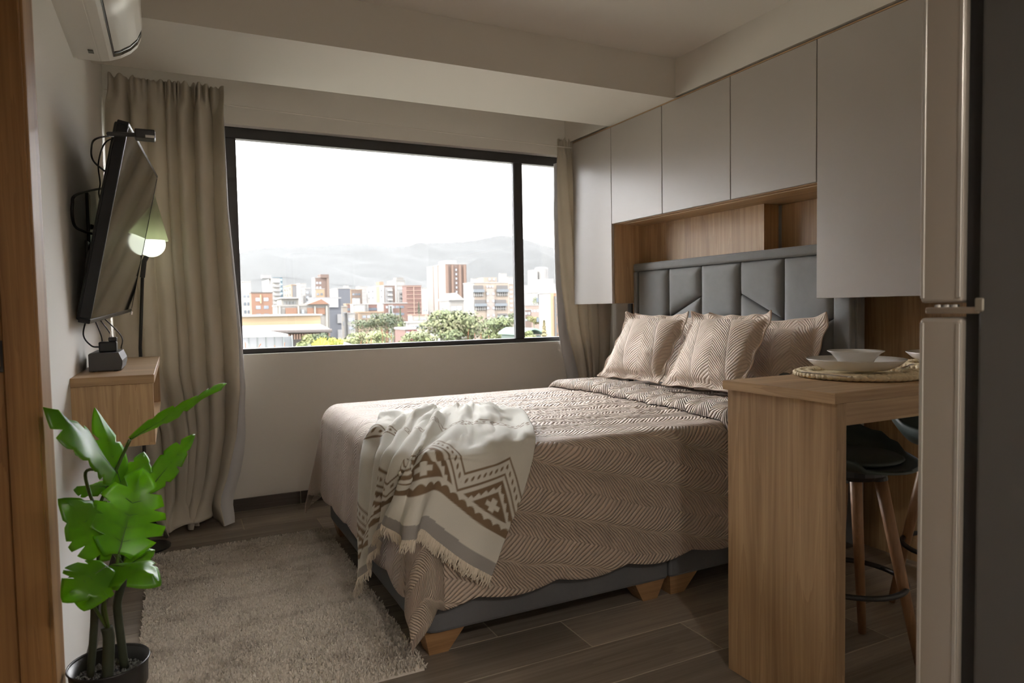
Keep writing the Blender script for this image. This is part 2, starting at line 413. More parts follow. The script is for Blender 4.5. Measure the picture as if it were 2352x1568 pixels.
led = obj('led_strip', B(2.475, 2.483, 2.03, 3.44, zm - .0055, zm - .004), plain('led_strip_tape', (.75, .65, .5), .6), wr)

# ================================================================ BED
bed = thing('bed', 'upholstered double bed with dark grey split base and padded headboard', 'bed', (1.6, 2.72, 0))
BX0, BX1, BY0, BY1 = 0.66, 2.56, 2.00, 3.43
def rbox(x0, x1, y0, y1, z0, z1, rl, rr_, seg=6, bev=.012):
    """upright block with rounded vertical edges at the left (rl) and right (rr_)"""
    pts = []
    for cx, cy, r, a0 in ((x0, y0, rl, PI), (x1, y0, rr_, 1.5 * PI), (x1, y1, rr_, 0), (x0, y1, rl, .5 * PI)):
        ox = cx + (r if cx == x0 else -r); oy = cy + (r if cy == y0 else -r)
        for k in range(seg + 1):
            a = a0 + .5 * PI * k / seg; pts.append((ox + r * math.cos(a), oy + r * math.sin(a)))
    bm = NB(); cx, cy = (x0 + x1) / 2, (y0 + y1) / 2
    def ring(ins, z): return [bm.verts.new((x + (bev if x < cx else -bev) * ins, y + (bev if y < cy else -bev) * ins, z)) for x, y in pts]
    rs = [ring(1, z0), ring(.3, z0 + bev * .3), ring(0, z0 + bev), ring(0, z1 - bev), ring(.3, z1 - bev * .3), ring(1, z1)]
    n = len(pts)
    for a, b in zip(rs, rs[1:]):
        for k in range(n): bm.faces.new((a[k], a[(k + 1) % n], b[(k + 1) % n], b[k]))
    bm.faces.new(rs[0][::-1]); bm.faces.new(rs[-1]); return bm
XS = 1.63
obj('base_section', rbox(BX0, XS - .003, BY0, BY1, .079, .36, .055, .012), M_GREYFAB, bed, smooth=False)
obj('base_section', rbox(XS + .003, BX1, BY0, BY1, .079, .36, .012, .03), M_GREYFAB, bed)
M_FOOT = wood('pale_foot_wood', (.20, .10, .04), (.42, .25, .12), 'x', 1.2)
def foot(cx, cy, sx, sy):
    bm = NB(); t, b, h = .065, .047, .0795
    # outer faces upright-ish, inner faces slanted
    def q(r, z, o): return [bm.verts.new((cx + sx * (a) , cy + sy * (c), z)) for a, c in ((o, o), (r, o), (r, r), (o, r))]
    lo = q(.085, 0, .02); hi = q(.135, h, 0.0)
    bm.faces.new(lo[::-1]); bm.faces.new(hi)
    for k in range(4): bm.faces.new((lo[k], lo[(k + 1) % 4], hi[(k + 1) % 4], hi[k]))
    return obj('foot', bm, M_FOOT, bed)
for cy, sy in ((BY0 + .012, 1), (BY1 - .012, -1)):
    foot(BX0 + .012, cy, 1, sy); foot(XS - .012, cy, -1, sy); foot(XS + .012, cy, 1, sy); foot(BX1 - .012, cy, -1, sy)
obj('mattress', rbox(BX0 + .025, BX1, BY0 + .025, BY1 - .025, .361, .605, .05, .03, bev=.03), M_MATTRESS, bed)
# headboard: back board, frame, and pads with real seams
hb = obj('headboard', B(2.60, 2.655, 1.95, 3.472, .05, 1.345, .008, 2), M_HEADFAB, bed)
bm = NB(); add_box(bm, 2.562, 2.6, 1.95, 3.472, 1.316, 1.362, .012, 3)
add_box(bm, 2.562, 2.6, 3.440, 3.472, .40, 1.3155, .012, 3); add_box(bm, 2.562, 2.6, 1.95, 2.040, .40, 1.3155, .014, 3)
obj('headboard_border', bm, M_HEADFAB, hb, smooth=True)
def pad(poly, d=.034):
    """padded panel: outline (y, z) inset in steps and raised towards the room"""
    n = len(poly); cy = sum(p[0] for p in poly) / n; cz = sum(p[1] for p in poly) / n
    # densify
    pts = []
    for k in range(n):
        a, b = poly[k], poly[(k + 1) % n]
        m_ = max(2, int(math.dist(a, b) / .02))
        for i in range(m_): pts.append((lerp(a[0], b[0], i / m_), lerp(a[1], b[1], i / m_)))
    def dist(p):
        best = 9
        for k in range(n):
            a, b = poly[k], poly[(k + 1) % n]; L = math.dist(a, b)
            best = min(best, abs((b[0] - a[0]) * (a[1] - p[1]) - (a[0] - p[0]) * (b[1] - a[1])) / L)
        return best
    bm = NB(); rings = []
    for s in (0, .012, .03, .07, .14, .26, .42, .62, .82):
        ring = []
        for y, z in pts:
            yy, zz = lerp(y, cy, s), lerp(z, cz, s); e = min(dist((yy, zz)), .055) / .055 if s else 0
            ring.append(bm.verts.new((2.598 - .004 - d * math.sqrt(max(0, 1 - (1 - e) ** 2)), yy, zz)))
        rings.append(ring)
    N = len(pts)
    for a, b in zip(rings, rings[1:]):
        for k in range(N): bm.faces.new((a[k], a[(k + 1) % N], b[(k + 1) % N], b[k]))
    bm.faces.new(rings[-1]); 
    base = [bm.verts.new((2.5985, y, z)) for y, z in pts]
    for k in range(N): bm.faces.new((base[k], base[(k + 1) % N], rings[0][(k + 1) % N], rings[0][k]))
    return obj('pad', bm, M_HEADFAB, hb, smooth=True)
g = .0015; yy = [3.438, 3.151, 2.880, 2.595, 2.320, 2.042]; zt_, zb_ = 1.314, .45
def seg(i): return yy[i] - g, yy[i + 1] + g
for i, cut in enumerate(((1.03, .90), (1.035, 1.152), (.925, 1.045), (1.153, 1.022), (.90, 1.037))):
    a, b = seg(i); ca, cb = cut
    pad([(a, zt_), (b, zt_), (b, cb + g), (a, ca + g)]); pad([(a, ca - g), (b, cb - g), (b, zb_), (a, zb_)])

# ================================================================ QUILT on the bed
QZ = .640; QX0, QY0, QY1, QXH = .640, 1.982, 3.448, 2.54
QR = .055
def hd(s, r):
    """rounded edge: horizontal advance and drop after arc length s"""
    if s <= 0: return s, 0.0
    if s < PI / 2 * r: return r * math.sin(s / r), r * (1 - math.cos(s / r))
    return r, r + (s - PI / 2 * r)
def drape(a, b, lift=0.0, L=.46):
    """unfolded cloth point (a along x, b along y) -> point on the made bed"""
    rx, ry = QR * 1.5, QR
    sx = (QX0 + rx) - a
    sy = (QY0 + ry) - b; far = False
    if b > (QY0 + QY1) / 2: sy = b - (QY1 - ry); far = True
    sgn = 1 if far else -1
    ycen = (QY1 - ry) if far else (QY0 + ry)
    nz = mnoise.noise(Vector((a * 3.1, b * 3.1, 1.7)))
    if sx <= 0 and sy <= 0:
        edge = min(1, min(-sx, -sy) / .25)
        z = QZ + edge * (.0065 * abs(math.sin(PI * (b + .16 * a + .035 * nz) / .078)) ** .7 + .0035 * abs(math.sin(PI * (a * .8 - b + .03 * nz) / .040))) + .008 * nz * edge + .006 * mnoise.noise(Vector((a * 9, b * 9, 4))) * edge
        return Vector((a, b, z + lift))
    if sx > 0 and sy > 0:
        s = (sx ** 3 + sy ** 3) ** (1 / 3); ph = math.atan2(sy, sx)
        rr_ = lerp(rx, ry, sm(0, 1, ph / (PI / 2))); h, d = hd(s, rr_)
        hang = max(0, s - 1.2 * rr_)
        fl = math.sin(2 * ph) ** 2
        out = h + lift + hang * (.055 + .20 * fl) * (0.75 if not far else 1.1)
        d = d - hang * .02 * fl
        return Vector((QX0 + rx - math.cos(ph) * out, ycen + sgn * math.sin(ph) * out, QZ + (lift if d < .02 else lift * max(0, 1 - d / .06)) - d))
    if sy > 0:
        h, d = hd(sy, ry); hang = max(0, d - ry)
        rip = .012 * math.sin(a * 14 + 1.3 * math.sin(a * 3)) + .010 * nz
        out = h + lift + hang * (.055 + .3 * rip)
        return Vector((a, ycen + sgn * out, QZ + lift * max(0, 1 - d / .06) - d))
    h, d = hd(sx, rx); hang = max(0, d - rx)
    rip = .016 * math.sin(b * 21 + 1.5 * math.sin(b * 4)) + .010 * nz
    out = h + lift + hang * (.055 + .6 * rip)
    return Vector((QX0 + rx - out, b, QZ + lift * max(0, 1 - d / .06) - d))
LN, LFOOT = .447, .405
def scal(t): return .022 * (1 - abs(math.sin(t)))
def quilt_uv(u, v):
    # u across (near -> far), v from foot to head; overhangs get their own share of the grid
    a0 = QX0 - LFOOT; a = lerp(a0, QXH, v); bb0 = QY0 - LN; bb1 = QY1 + LN
    b = lerp(bb0, bb1, u)
    if b < QY0: b = QY0 - (QY0 - b) * (1 - scal(a * PI / .29 + .4) / LN)
    elif b > QY1: b = QY1 + (b - QY1) * (1 - scal(a * PI / .29 + .4) / LN)
    if a < QX0: a = QX0 - (QX0 - a) * (1 - scal(b * PI / .29 + .9) / LFOOT)
    return a, b
me = grid_mesh('quilt', lambda u, v: drape(*quilt_uv(u, v)), 250, 250, lambda u, v: (quilt_uv(u, v)[1], quilt_uv(u, v)[0]), thick=.006)
quilt = finish('quilt', me, M_QUILT, smooth=True)
tag(quilt, 'beige leaf-quilted bedspread draped over the double bed with scalloped hem', 'bedspread')
# turned-back fold at the head
def foldp(u, v):
    # v round the folded profile, u across the bed
    b = lerp(QY0 - .19, QY1 + .12, u)
    x0 = 1.925 + .035 * (u - .5) - .012 * math.sin(u * 9); th = .040 + .008 * math.sin(u * 11)
    L = .22
    if v < .5: t = v / .5; a = x0 + L * (1 - t); l = .012 + th * math.sqrt(max(0, 1 - max(0, t - .72) ** 2 / .0785)) * sm(0, .25, 1.0 - 0 if t > .3 else t / .3 + .15)
    else: t = (v - .5) / .5; a = x0 + L * t; l = .004 + .008 * (1 - t)
    p = drape(a, b, 0)
    if b < QY0 or b > QY1:
        q = drape(a, b, l); return q
    return p + Vector((0, 0, l))
me = grid_mesh('turned_back_fold', foldp, 120, 44, lambda u, v: (u * 1.75 + .05, v * .55), 0)
finish('turned_back_fold', me, quilt_mat('beige_quilt_fold', (0.55, 0.44, 0.355), .15, 1.9), quilt, smooth=True)

# ================================================================ CUSHIONS
def pillow(name, w, h, t, bl, along, up, label, cat, group, flange=.03, seed=0, sag=0.0, uvs=(0, 0), bend=0.0):
    """bl: bottom-left corner seen from the foot; along / up: unit vectors in its plane"""
    along = Vector(along).normalized(); up = Vector(up).normalized(); up = (up - along * along.dot(up)).normalized()
    nrm = along.cross(up).normalized()          # towards the foot of the bed
    if nrm.x > 0: nrm = -nrm
    bl = Vector(bl); n = 46
    def prof(u, v):
        e = min(u, 1 - u) * w, min(v, 1 - v) * h
        ex, ey = max(0, e[0] - flange), max(0, e[1] - flange)
        fx_, fy_ = min(1, ex / (w * .40)), min(1, ey / (h * .40))
        f = math.sqrt(max(0, 1 - (1 - fx_) ** 2)) ** .8 * math.sqrt(max(0, 1 - (1 - fy_) ** 2)) ** .8
        return f
    def pt(u, v, side):
        # pull the edges in between the corners (ears stay out)
        cu, cv = 2 * u - 1, 2 * v - 1
        k = .055
        uu = .5 + .5 * cu * (1 - k * (1 - cv * cv) * abs(cu)); vv = .5 + .5 * cv * (1 - k * (1 - cu * cu) * abs(cv))
        wob = .004 * mnoise.noise(Vector((u * 6, v * 6, seed)))
        edge = max(abs(cu), abs(cv)); fl = sm(.86, 1, edge)
        wav = .006 * fl * math.sin((u if abs(cv) > abs(cu) else v) * 22 + seed)
        d = (t / 2 * prof(u, v) + .0025) * side
        nz = .010 * mnoise.noise(Vector((u * 3 + seed, v * 3, 2.2))) * prof(u, v) * side
        ear = .030 * (max(0, abs(cu) - .75) / .25 * max(0, abs(cv) - .75) / .25) * (1 if cv > 0 else .2)
        p = bl + along * (uu * w) + up * (vv * h) + nrm * (d + nz + wav + ear + wob)
        p += nrm * (-bend * (vv ** 2))
        p.z -= sag * math.sin(PI * u) * v
        return p
    vs = []; fs = []; N = n + 1
    for side in (1, -1):
        for j in range(N):
            for i in range(N): vs.append(pt(i / n, j / n, side))
    for j in range(n):
        for i in range(n):
            q = (j * N + i, j * N + i + 1, (j + 1) * N + i + 1, (j + 1) * N + i); fs.append(q); fs.append(tuple(k + N * N for k in q[::-1]))
    ring = [i for i in range(N)] + [j * N + n for j in range(1, N)] + [n * N + i for i in range(n - 1, -1, -1)] + [j * N for j in range(n - 1, 0, -1)]
    for a, b in zip(ring, ring[1:] + ring[:1]): fs.append((b, a, a + N * N, b + N * N))
    me = bpy.data.meshes.new(name); me.from_pydata([tuple(v) for v in vs], [], fs)
    uv = me.uv_layers.new(name='UVMap')
    for l in me.loops:
        k = l.vertex_index % (N * N); uv.data[l.index].uv = ((k % N) / n * w + uvs[0], (k // N) / n * h + uvs[1])
    bm = NB(); bm.from_mesh(me); bmesh.ops.recalc_face_normals(bm, faces=bm.faces); bm.to_mesh(me); bm.free()
    o = finish(name, me, M_CUSH, smooth=True)
    # piped edge
    bm = NB(); pp = [pt(*q, 0) for q in [(i / n, 0) for i in range(N)] + [(1, j / n) for j in range(1, N)] + [(i / n, 1) for i in range(n - 1, -1, -1)] + [(0, j / n) for j in range(n - 1, -1, -1)]]
    add_tube(bm, pp, .0042, 6); obj('piping', bm, M_CUSH, o, smooth=True)
    return tag(o, label, cat, group)
pillow('sham_pillow', .64, .40, .12, (2.40, 3.385, .672), (.02, -1, 0), (.36, 0, 1), 'beige quilted pillow sham behind the cushion nearest the window', 'pillow', 'pillow shams against the headboard', .05, 1, 0.012)
pillow('sham_pillow', .69, .40, .12, (2.385, 2.715, .672), (.03, -1, 0), (.36, 0, 1), 'beige quilted pillow sham half hidden behind the wooden counter', 'pillow', 'pillow shams against the headboard', .05, 4, 0.02, (.3, .1))
pillow('square_cushion', .46, .41, .12, (2.105, 3.175, .714), (.13, -1, 0), (.68, 0, 1), 'square beige leaf-quilted cushion nearest the window on the bed', 'cushion', 'square cushions on the bed', .028, 2, 0.0, (.05, 0))
pillow('square_cushion', .47, .41, .12, (2.140, 2.665, .712), (.10, -1, 0), (.66, 0, 1), 'square beige leaf-quilted cushion beside the wooden counter', 'cushion', 'square cushions on the bed', .028, 3, 0.0, (.02, .15))

# ================================================================ THROW over the foot corner
def Sd(px, py, y=1.945): return ony(px, py, y)
def Tp(px, py, z=.668): return onz(px, py, z)
def Ft(px, py, x=.600): return onx(px, py, x)
TH = [
 [Sd(1127, 1324), Sd(1160, 1235), Sd(1195, 1150), Sd(1215, 1085, 1.955), Sd(1226, 1035, 1.970), Tp(1228, 1003), Tp(1205, 962, .672), Tp(1165, 938, .69)],
 [Sd(1062, 1288), Sd(1098, 1200), Sd(1130, 1125), Sd(1150, 1075, 1.955), Sd(1160, 1040, 1.970), Tp(1165, 1003), Tp(1150, 965, .68), Tp(1125, 935, .70)],
 [Sd(1002, 1243), Sd(1035, 1165), Sd(1065, 1100), Sd(1082, 1062, 1.955), Sd(1090, 1042, 1.970), Tp(1100, 1003), Tp(1100, 965, .68), Tp(1092, 930, .69)],
 [Sd(965, 1216), Sd(988, 1150, 1.94), Sd(1008, 1095, 1.945), Sd(1022, 1058, 1.955), Sd(1032, 1040, 1.975), Tp(1050, 1000), Tp(1062, 960, .68), Tp(1066, 930, .70)],
 [Vector((.585, 1.915, .425)), Vector((.600, 1.925, .50)), Vector((.612, 1.940, .57)), Vector((.628, 1.965, .620)), Vector((.665, 2.01, .655)), Tp(1005, 1000, .672), Tp(1025, 962, .68), Tp(1038, 932, .70)],
 [Ft(897, 1200, .585), Ft(912, 1145, .588), Ft(925, 1100, .592), Ft(935, 1068, .60), Ft(946, 1042, .63), Tp(968, 1000, .672), Tp(992, 962, .68), Tp(1010, 936, .69)],
 [Ft(868, 1260, .585), Ft(882, 1180, .588), Ft(894, 1115, .592), Ft(902, 1070, .60), Ft(912, 1035, .63), Tp(932, 995, .672), Tp(955, 962, .68), Tp(975, 938, .69)],
 [Ft(845, 1330, .585), Ft(856, 1220, .588), Ft(866, 1130, .592), Ft(872, 1070, .60), Ft(880, 1025, .63), Tp(897, 988, .672), Tp(920, 962, .68), Tp(935, 944, .68)],
 [Ft(832, 1352, .590), Ft(838, 1240, .592), Ft(842, 1140, .596), Ft(845, 1065, .605), Ft(848, 1012, .635), Tp(858, 985, .668), Tp(872, 966, .668), Tp(890, 952, .668)],
]
nuT, nvT = 300, 210
def crow(P, t):
    n = len(P) - 1; x = min(max(t, 0), 1) * n; i = min(int(x), n - 1); f = x - i
    a, b, c, d = P[max(i - 1, 0)], P[i], P[i + 1], P[min(i + 2, n)]
    if i == 0: a = 2 * b - c
    if i + 2 > n: d = 2 * c - b
    return 0.5 * ((2 * b) + (c - a) * f + (2 * a - 5 * b + 4 * c - d) * f * f + (3 * b - a - 3 * c + d) * f ** 3)
_tg = []
for j in range(nvT + 1):
    row = [crow(c, j / nvT) for c in TH]
    _tg.append([crow(row, i / nuT) for i in range(nuT + 1)])
# arc length from the fringe, along the middle of each column
_ts = [[0.0] * (nuT + 1) for _ in range(nvT + 1)]
for i in range(nuT + 1):
    for j in range(1, nvT + 1): _ts[j][i] = _ts[j - 1][i] + (_tg[j][i] - _tg[j - 1][i]).length
_ss = [0.0]
for i in range(1, nuT + 1): _ss.append(_ss[-1] + (_tg[nvT // 4][i] - _tg[nvT // 4][i - 1]).length)
# pleats
_td = [[None] * (nuT + 1) for _ in range(nvT + 1)]
for j in range(nvT + 1):
    for i in range(nuT + 1):
        p = _tg[j][i]; u = i / nuT; v = j / nvT
        du = _tg[j][min(i + 1, nuT)] - _tg[j][max(i - 1, 0)]; dv = _tg[min(j + 1, nvT)][i] - _tg[max(j - 1, 0)][i]
        n = du.cross(dv)
        if n.length > 1e-9: n.normalize()
        if n.dot(p - Vector((1.2, 2.6, .3))) < 0: n = -n
        left = sm(.33, .5, u)
        amp = (.004 + left * .019 * (1 - .35 * sm(.45, .6, v)) + (1 - left) * .010 * sm(.5, .75, v)) * (1 - .75 * sm(.82, 1, v))
        fold = math.sin(u * 50 + 3.2 * math.sin(u * 7 + 1) + v * 5.5 * (1 - u)) + .5 * math.sin(u * 23 + v * 9 + 1.5 * math.sin(v * 8))
        cr = .030 * sm(.5, .8, v) * (mnoise.noise(Vector((u * 9, v * 7, 3.3))) + .5 * mnoise.noise(Vector((u * 21, v * 15, 1.3))))
        q = p + n * (amp * (fold * .62 + .62) + max(-.004, cr))
        _td[j][i] = q
def tri(x): return abs((x % 1.0) * 2 - 1)
CR, BR, GY = (.66, .645, .585), (.21, .145, .090), (.33, .315, .30)
def aa(d, w=.0017): return min(1, max(0, .5 - d / (2 * w)))
def throw_col(u, v):
    s = _ss[int(round(u * nuT))]; t = _ts[int(round(v * nvT))][int(round(u * nuT))]
    s += .045
    if t < .045: return GY
    k = aa(max(.125 - t, t - (.143 + .011 * abs(math.sin(PI * s / .036)))))
    P, A, t0 = .27, .135, .190
    tz = t0 + A * (1 - tri(s / P)); dp = (t - tz) / math.sqrt(2); w = (tri(s / P) * P / 2) * math.sqrt(2)
    k = max(k, aa(abs(abs(dp) - .019) - .0032))
    c = ((w + .012) % .0245) - .01225
    k = max(k, aa(math.hypot(c, dp) - .0058))
    if t > .158 and dp < -.030:
        tooth = .009 * tri(w / .030)
        k = max(k, aa(max(dp + .033, -(dp + .052 - tooth), .166 - t)))
        if dp < -.060 + .004:
            fill = aa(max(dp + .060, .167 - t))
            sp = ((s / P) % 1.0 - .5) * P
            mot = max(aa(max(abs(sp) - .010, abs(t - .195) - .020)), aa(max(abs(sp) - .026, abs(t - .193) - .007)))
            k = max(k, fill * (1 - mot))
    # a second, straight double line far up the cloth
    for tt in (.60, .64): k = max(k, aa(abs(t - tt) - .004))
    k2 = aa(math.hypot(((s + .012) % .03) - .015, t - .62) - .007); k = max(k, k2)
    return tuple(lerp(a, b, k) for a, b in zip(CR, BR))
M_THROW, nt, b_ = new_mat('printed_cotton_throw')
at = nd(nt, 'ShaderNodeAttribute', attribute_name='print'); lk(nt, at.outputs['Color'], b_.inputs['Base Color']); b_.inputs['Roughness'].default_value = .9
b_.inputs['Specular IOR Level'].default_value = .2
tc = nd(nt, 'ShaderNodeTexCoord'); n_ = nd(nt, 'ShaderNodeTexNoise'); n_.inputs['Scale'].default_value = 420; lk(nt, tc.outputs['Object'], n_.inputs['Vector'])
bp = nd(nt, 'ShaderNodeBump'); bp.inputs['Strength'].default_value = .4; bp.inputs['Distance'].default_value = .002; lk(nt, n_.outputs['Fac'], bp.inputs['Height']); lk(nt, bp.outputs['Normal'], b_.inputs['Normal'])
me = grid_mesh('throw_blanket', lambda u, v: _td[int(round(v * nvT))][int(round(u * nuT))], nuT, nvT, None, .003, throw_col)
throw = finish('throw_blanket', me, M_THROW, smooth=True)
tag(throw, 'cream cotton throw with brown zigzag print and fringe over the bed corner', 'blanket')
bm = NB(); rr = random.Random(5)
for q in range(430):
    u = q / 429 * nuT; i = min(int(u), nuT - 1); f = u - i
    p = _td[0][i].lerp(_td[0][i + 1], f); up = (_td[6][i] - _td[0][i]).normalized()
    L = .038 * rr.uniform(.75, 1.15); side = (_td[0][i + 1] - _td[0][i]).normalized()
    out = Vector((p.x - 1.2, p.y - 2.6, 0)).normalized()
    d = (-up * .75 + Vector((0, 0, -.5)) + side * rr.uniform(-.35, .35)).normalized()
    a = p + out * .002 - d * .004
    m1 = a + d * L * .5 + side * rr.uniform(-.005, .005) + out * rr.uniform(.001, .008); e = a + d * L + side * rr.uniform(-.007, .007) + out * rr.uniform(0, .006)
    add_tube(bm, [a, m1, e], [.0026, .0024, .0014], 4, cap=False)
fr = obj('fringe', bm, plain('fringe_cotton', (.66, .59, .49), .95), throw); fr['kind'] = 'stuff'

# ================================================================ CURTAINS on a wire
cw0, cw1 = ony(300, 212, 3.955), ony(1300, 338, 3.955)
wd = (cw1 - cw0)
wa, wb = cw0 - wd * ((cw0.x - XL) / wd.x), cw0 + wd * ((2.63 - cw0.x) / wd.x)
tag(obj('curtain_wire', tube(crom([wa, wa.lerp(wb, .5) + Vector((0, 0, -.004)), wb], 12), .0035, 8), M_WHITEP), 'thin white curtain wire stretched above the window', 'wire')
def interp(tab, z):
    if z >= tab[0][0]: return tab[0][1]
    for (z0, a), (z1, b) in zip(tab, tab[1:]):
        if z >= z1: return lerp(a, b, sm(z0, z1, z) if False else (z - z0) / (z1 - z0))
    return tab[-1][1]
def curtain(name, label, lt, rt, ztop, y0, folds, amp, seed, zbot=.015, pool=None, nu=220, nv=120, yoff=None):
    rs = random.Random(seed); ph = [rs.uniform(0, 6) for _ in range(6)]
    def P(u, v):
        z = lerp(ztop, zbot, v); xl_, xr_ = interp(lt, z), interp(rt, z)
        # folds of uneven width
        w = u + .030 * math.sin(u * 9 + ph[0]) + .016 * math.sin(u * 23 + ph[1]) + .010 * math.sin(v * 4 + u * 5)
        head = sm(ztop - .16, ztop - .04, z)
        a = amp * (1 - .45 * head) * (.78 + .45 * math.sin(u * 7 + ph[2]))
        body = math.sin(2 * PI * folds * w + .5 * math.sin(v * 3 + ph[3])) + .28 * math.sin(2 * PI * folds * 1.9 * w + ph[4])
        ruf = math.sin(2 * PI * folds * 2.6 * w + ph[5])
        y = y0 + a * lerp(body, .60 * body + .85 * ruf, head)
        x = lerp(xl_, xr_, u) + .35 * a * math.cos(2 * PI * folds * w) * (1 - .5 * head)
        # gathered over the wire: pinched just under the ruffled top
        pin = math.exp(-((z - (ztop - .075)) / .022) ** 2); y = lerp(y, y0, .45 * pin)
        if z > ztop - .01: z += .022 * mnoise.noise(Vector((u * 26, seed, 0)))
        y += .012 * mnoise.noise(Vector((u * 4, v * 5, seed)))
        if yoff: y += yoff(u, z)
        if pool:
            dx, dy, dz = pool(u, v, z); x += dx; y += dy; z = max(.006, z + dz)
        return Vector((x, min(y, YB - .012), z))
    me = grid_mesh(name, P, nu, nv, None, .0022)
    o = finish(name, me, M_CURT, smooth=True); tag(o, label, 'curtain', 'linen curtains at the window')
    return o, P
lt = [(2.3, -.242), (1.9, -.250), (.8, -.250), (.5, -.165), (.0, -.125)]
rt = [(2.3, .283), (1.65, .275), (.95, .300), (.70, .298), (.45, .272), (.25, .225), (.10, .175), (0, .165)]
def pool(u, v, z):
    k = sm(.16, 0.0, z); out = -.20 * k * (.35 + .65 * math.exp(-((u - .15) / .22) ** 2)) - .03 * k * math.sin(u * 20)
    return .05 * k * math.sin(u * 14 + 1), out, .035 * k * max(0, math.sin(u * 17 + .5)) * sm(0, .05, .05 - abs(z - .02))
cl, PL_ = curtain('curtain', 'linen curtain gathered at the left end of the window behind the television', lt, rt, 2.272, 3.895, 7.0, .056, 4, pool=pool)
def edge_lining(P, u, w, dy, parent, z0v, flip=1):
    bm = NB(); n = 80; A = []; Bq = []
    for j in range(n + 1):
        v = lerp(z0v, 1, j / n); p = P(u, v); ww = w(p.z)
        A.append(bm.verts.new(p + Vector((0, -.003, 0)))); Bq.append(bm.verts.new(p + Vector((flip * ww, min(dy, YB - .014 - p.y), 0))))
    C_ = [bm.verts.new(a.co + Vector((0, .003, 0))) for a in A]; D_ = [bm.verts.new(a.co + Vector((0, .003, 0))) for a in Bq]
    for j in range(n):
        bm.faces.new((A[j], A[j + 1], Bq[j + 1], Bq[j])); bm.faces.new((C_[j], D_[j], D_[j + 1], C_[j + 1]))
        bm.faces.new((Bq[j], Bq[j + 1], D_[j + 1], D_[j])); bm.faces.new((A[j], C_[j], C_[j + 1], A[j + 1]))
    return obj('lining', bm, M_LINING, parent, smooth=True)
edge_lining(PL_, 1.0, lambda z: interp([(2.2, .004), (1.6, .012), (1.0, .022), (.6, .035), (.35, .062), (.15, .068), (0, .05)], z), .045, cl, .07)
lt = [(2.25, 2.322), (1.75, 2.328), (1.25, 2.352), (.95, 2.395), (.65, 2.475), (.3, 2.52), (0, 2.53)]
rt = [(2.25, 2.56), (1.95, 2.60), (1.70, 2.68), (1.15, 2.76), (.8, 2.74), (.6, 2.70), (0, 2.72)]
cr_, PR_ = curtain('curtain', 'linen curtain hanging between the wardrobe and the right end of the window', lt, rt, 2.218, 3.975, 4.5, .020, 9)
edge_lining(PR_, 0.0, lambda z: interp([(2.2, .002), (1.7, .012), (1.2, .028), (.9, .060), (.65, .075), (0, .06)], z), .03, cr_, .07, -1)

# ================================================================ TELEVISION on its arm
def rotm(u, a): return Matrix.Rotation(a, 3, u)
tvc = Vector((-.133, 2.985, 1.403)); az, ti, ro = -.047, .212, .037
n_ = Vector((math.cos(az), math.sin(az), 0)); u_ = Vector((-math.sin(az), math.cos(az), 0)); v_ = Vector((0, 0, 1))
Rt = rotm(u_, ti); n_ = Rt @ n_; v_ = Rt @ v_; Rr = rotm(n_, ro); u_ = Rr @ u_; v_ = Rr @ v_
TM = Matrix((u_, v_, n_)).transposed().to_4x4(); TM.translation = tvc      # local: x along width, y up, z out of the screen
tv = thing('television', 'black flat television tilted on a wall arm above the floating shelf', 'television', (XL, 2.98, 1.05))
M_TVB = plain('tv_gloss_black', (.010, .010, .014), .28, spec=.4)
M_SCREEN = plain('tv_dark_screen', (.012, .012, .013), .06, spec=1.0)
w2, h2 = .555, .315
bm = NB(); fw = .012
add_box(bm, -w2, w2, h2 - fw, h2, -.032, .0, .003, 2, TM); add_box(bm, -w2, w2, -h2, -h2 + fw * 1.3, -.032, .0, .003, 2, TM)
add_box(bm, -w2, -w2 + fw, -h2 + fw * 1.3, h2 - fw, -.032, .0, .003, 2, TM); add_box(bm, w2 - fw, w2, -h2 + fw * 1.3, h2 - fw, -.032, .0, .003, 2, TM)
obj('bezel', bm, M_TVB, tv)
obj('screen', B(-w2 + fw + .0005, w2 - fw - .0005, -h2 + fw * 1.3 + .0005, h2 - fw - .0005, -.010, -.0012, 0, 1, TM), M_SCREEN, tv)
bm = NB(); add_box(bm, -w2 + .006, w2 - .006, -h2 + .006, h2 - .006, -.040, -.0105, .006, 2, TM); add_box(bm, -.30, .30, -.19, .12, -.058, -.0402, .008, 2, TM)
obj('back_cover', bm, plain('tv_back', (.016, .016, .017), .6), tv)
bm = NB(); add_tube(bm, [TM @ Vector((w2 - .003, -h2 + .004, .001)), TM @ Vector((w2 - .003, -h2 - .012, .001))], .006, 10); obj('corner_guard', bm, M_STEEL, tv)
# wall arm
wy, wz = 3.02, 1.40
obj('wall_plate', B(XL + .001, XL + .011, wy - .035, wy + .035, wz - .13, wz + .16, .003, 1), M_BLACKM, tv)
pb_ = TM @ Vector((.04, .0, -.060))
for dz in (.035, -.035):
    obj('arm', tube([Vector((XL + .012, wy, wz + dz)), Vector((XL + .045, wy + .06, wz + dz)), Vector((pb_.x - .006, pb_.y, wz + dz * .9))], .010, 8), M_BLACKM, tv)
obj('tilt_bracket', B(-.10, .10, -.11, .11, -.066, -.0585, .002, 1, TM), M_BLACKM, tv)
def cable(name, pts, r, mat, parent=None): return obj(name, tube(crom(pts, 8), r, 6), mat, parent, smooth=True)
def W_(px, py, x): return onx(px, py, x)
Mc = plain('black_cable', (.012, .012, .012), .5)
tvb = lambda a, b, c=-.045: TM @ Vector((a, b, c))
cable('cable', [tvb(-.35, .10), W_(245, 432, -.235), W_(180, 445, -.255), W_(166, 470, -.262), W_(170, 515, -.263), W_(190, 530, -.255), W_(225, 540, -.225)], .0045, Mc, tv)
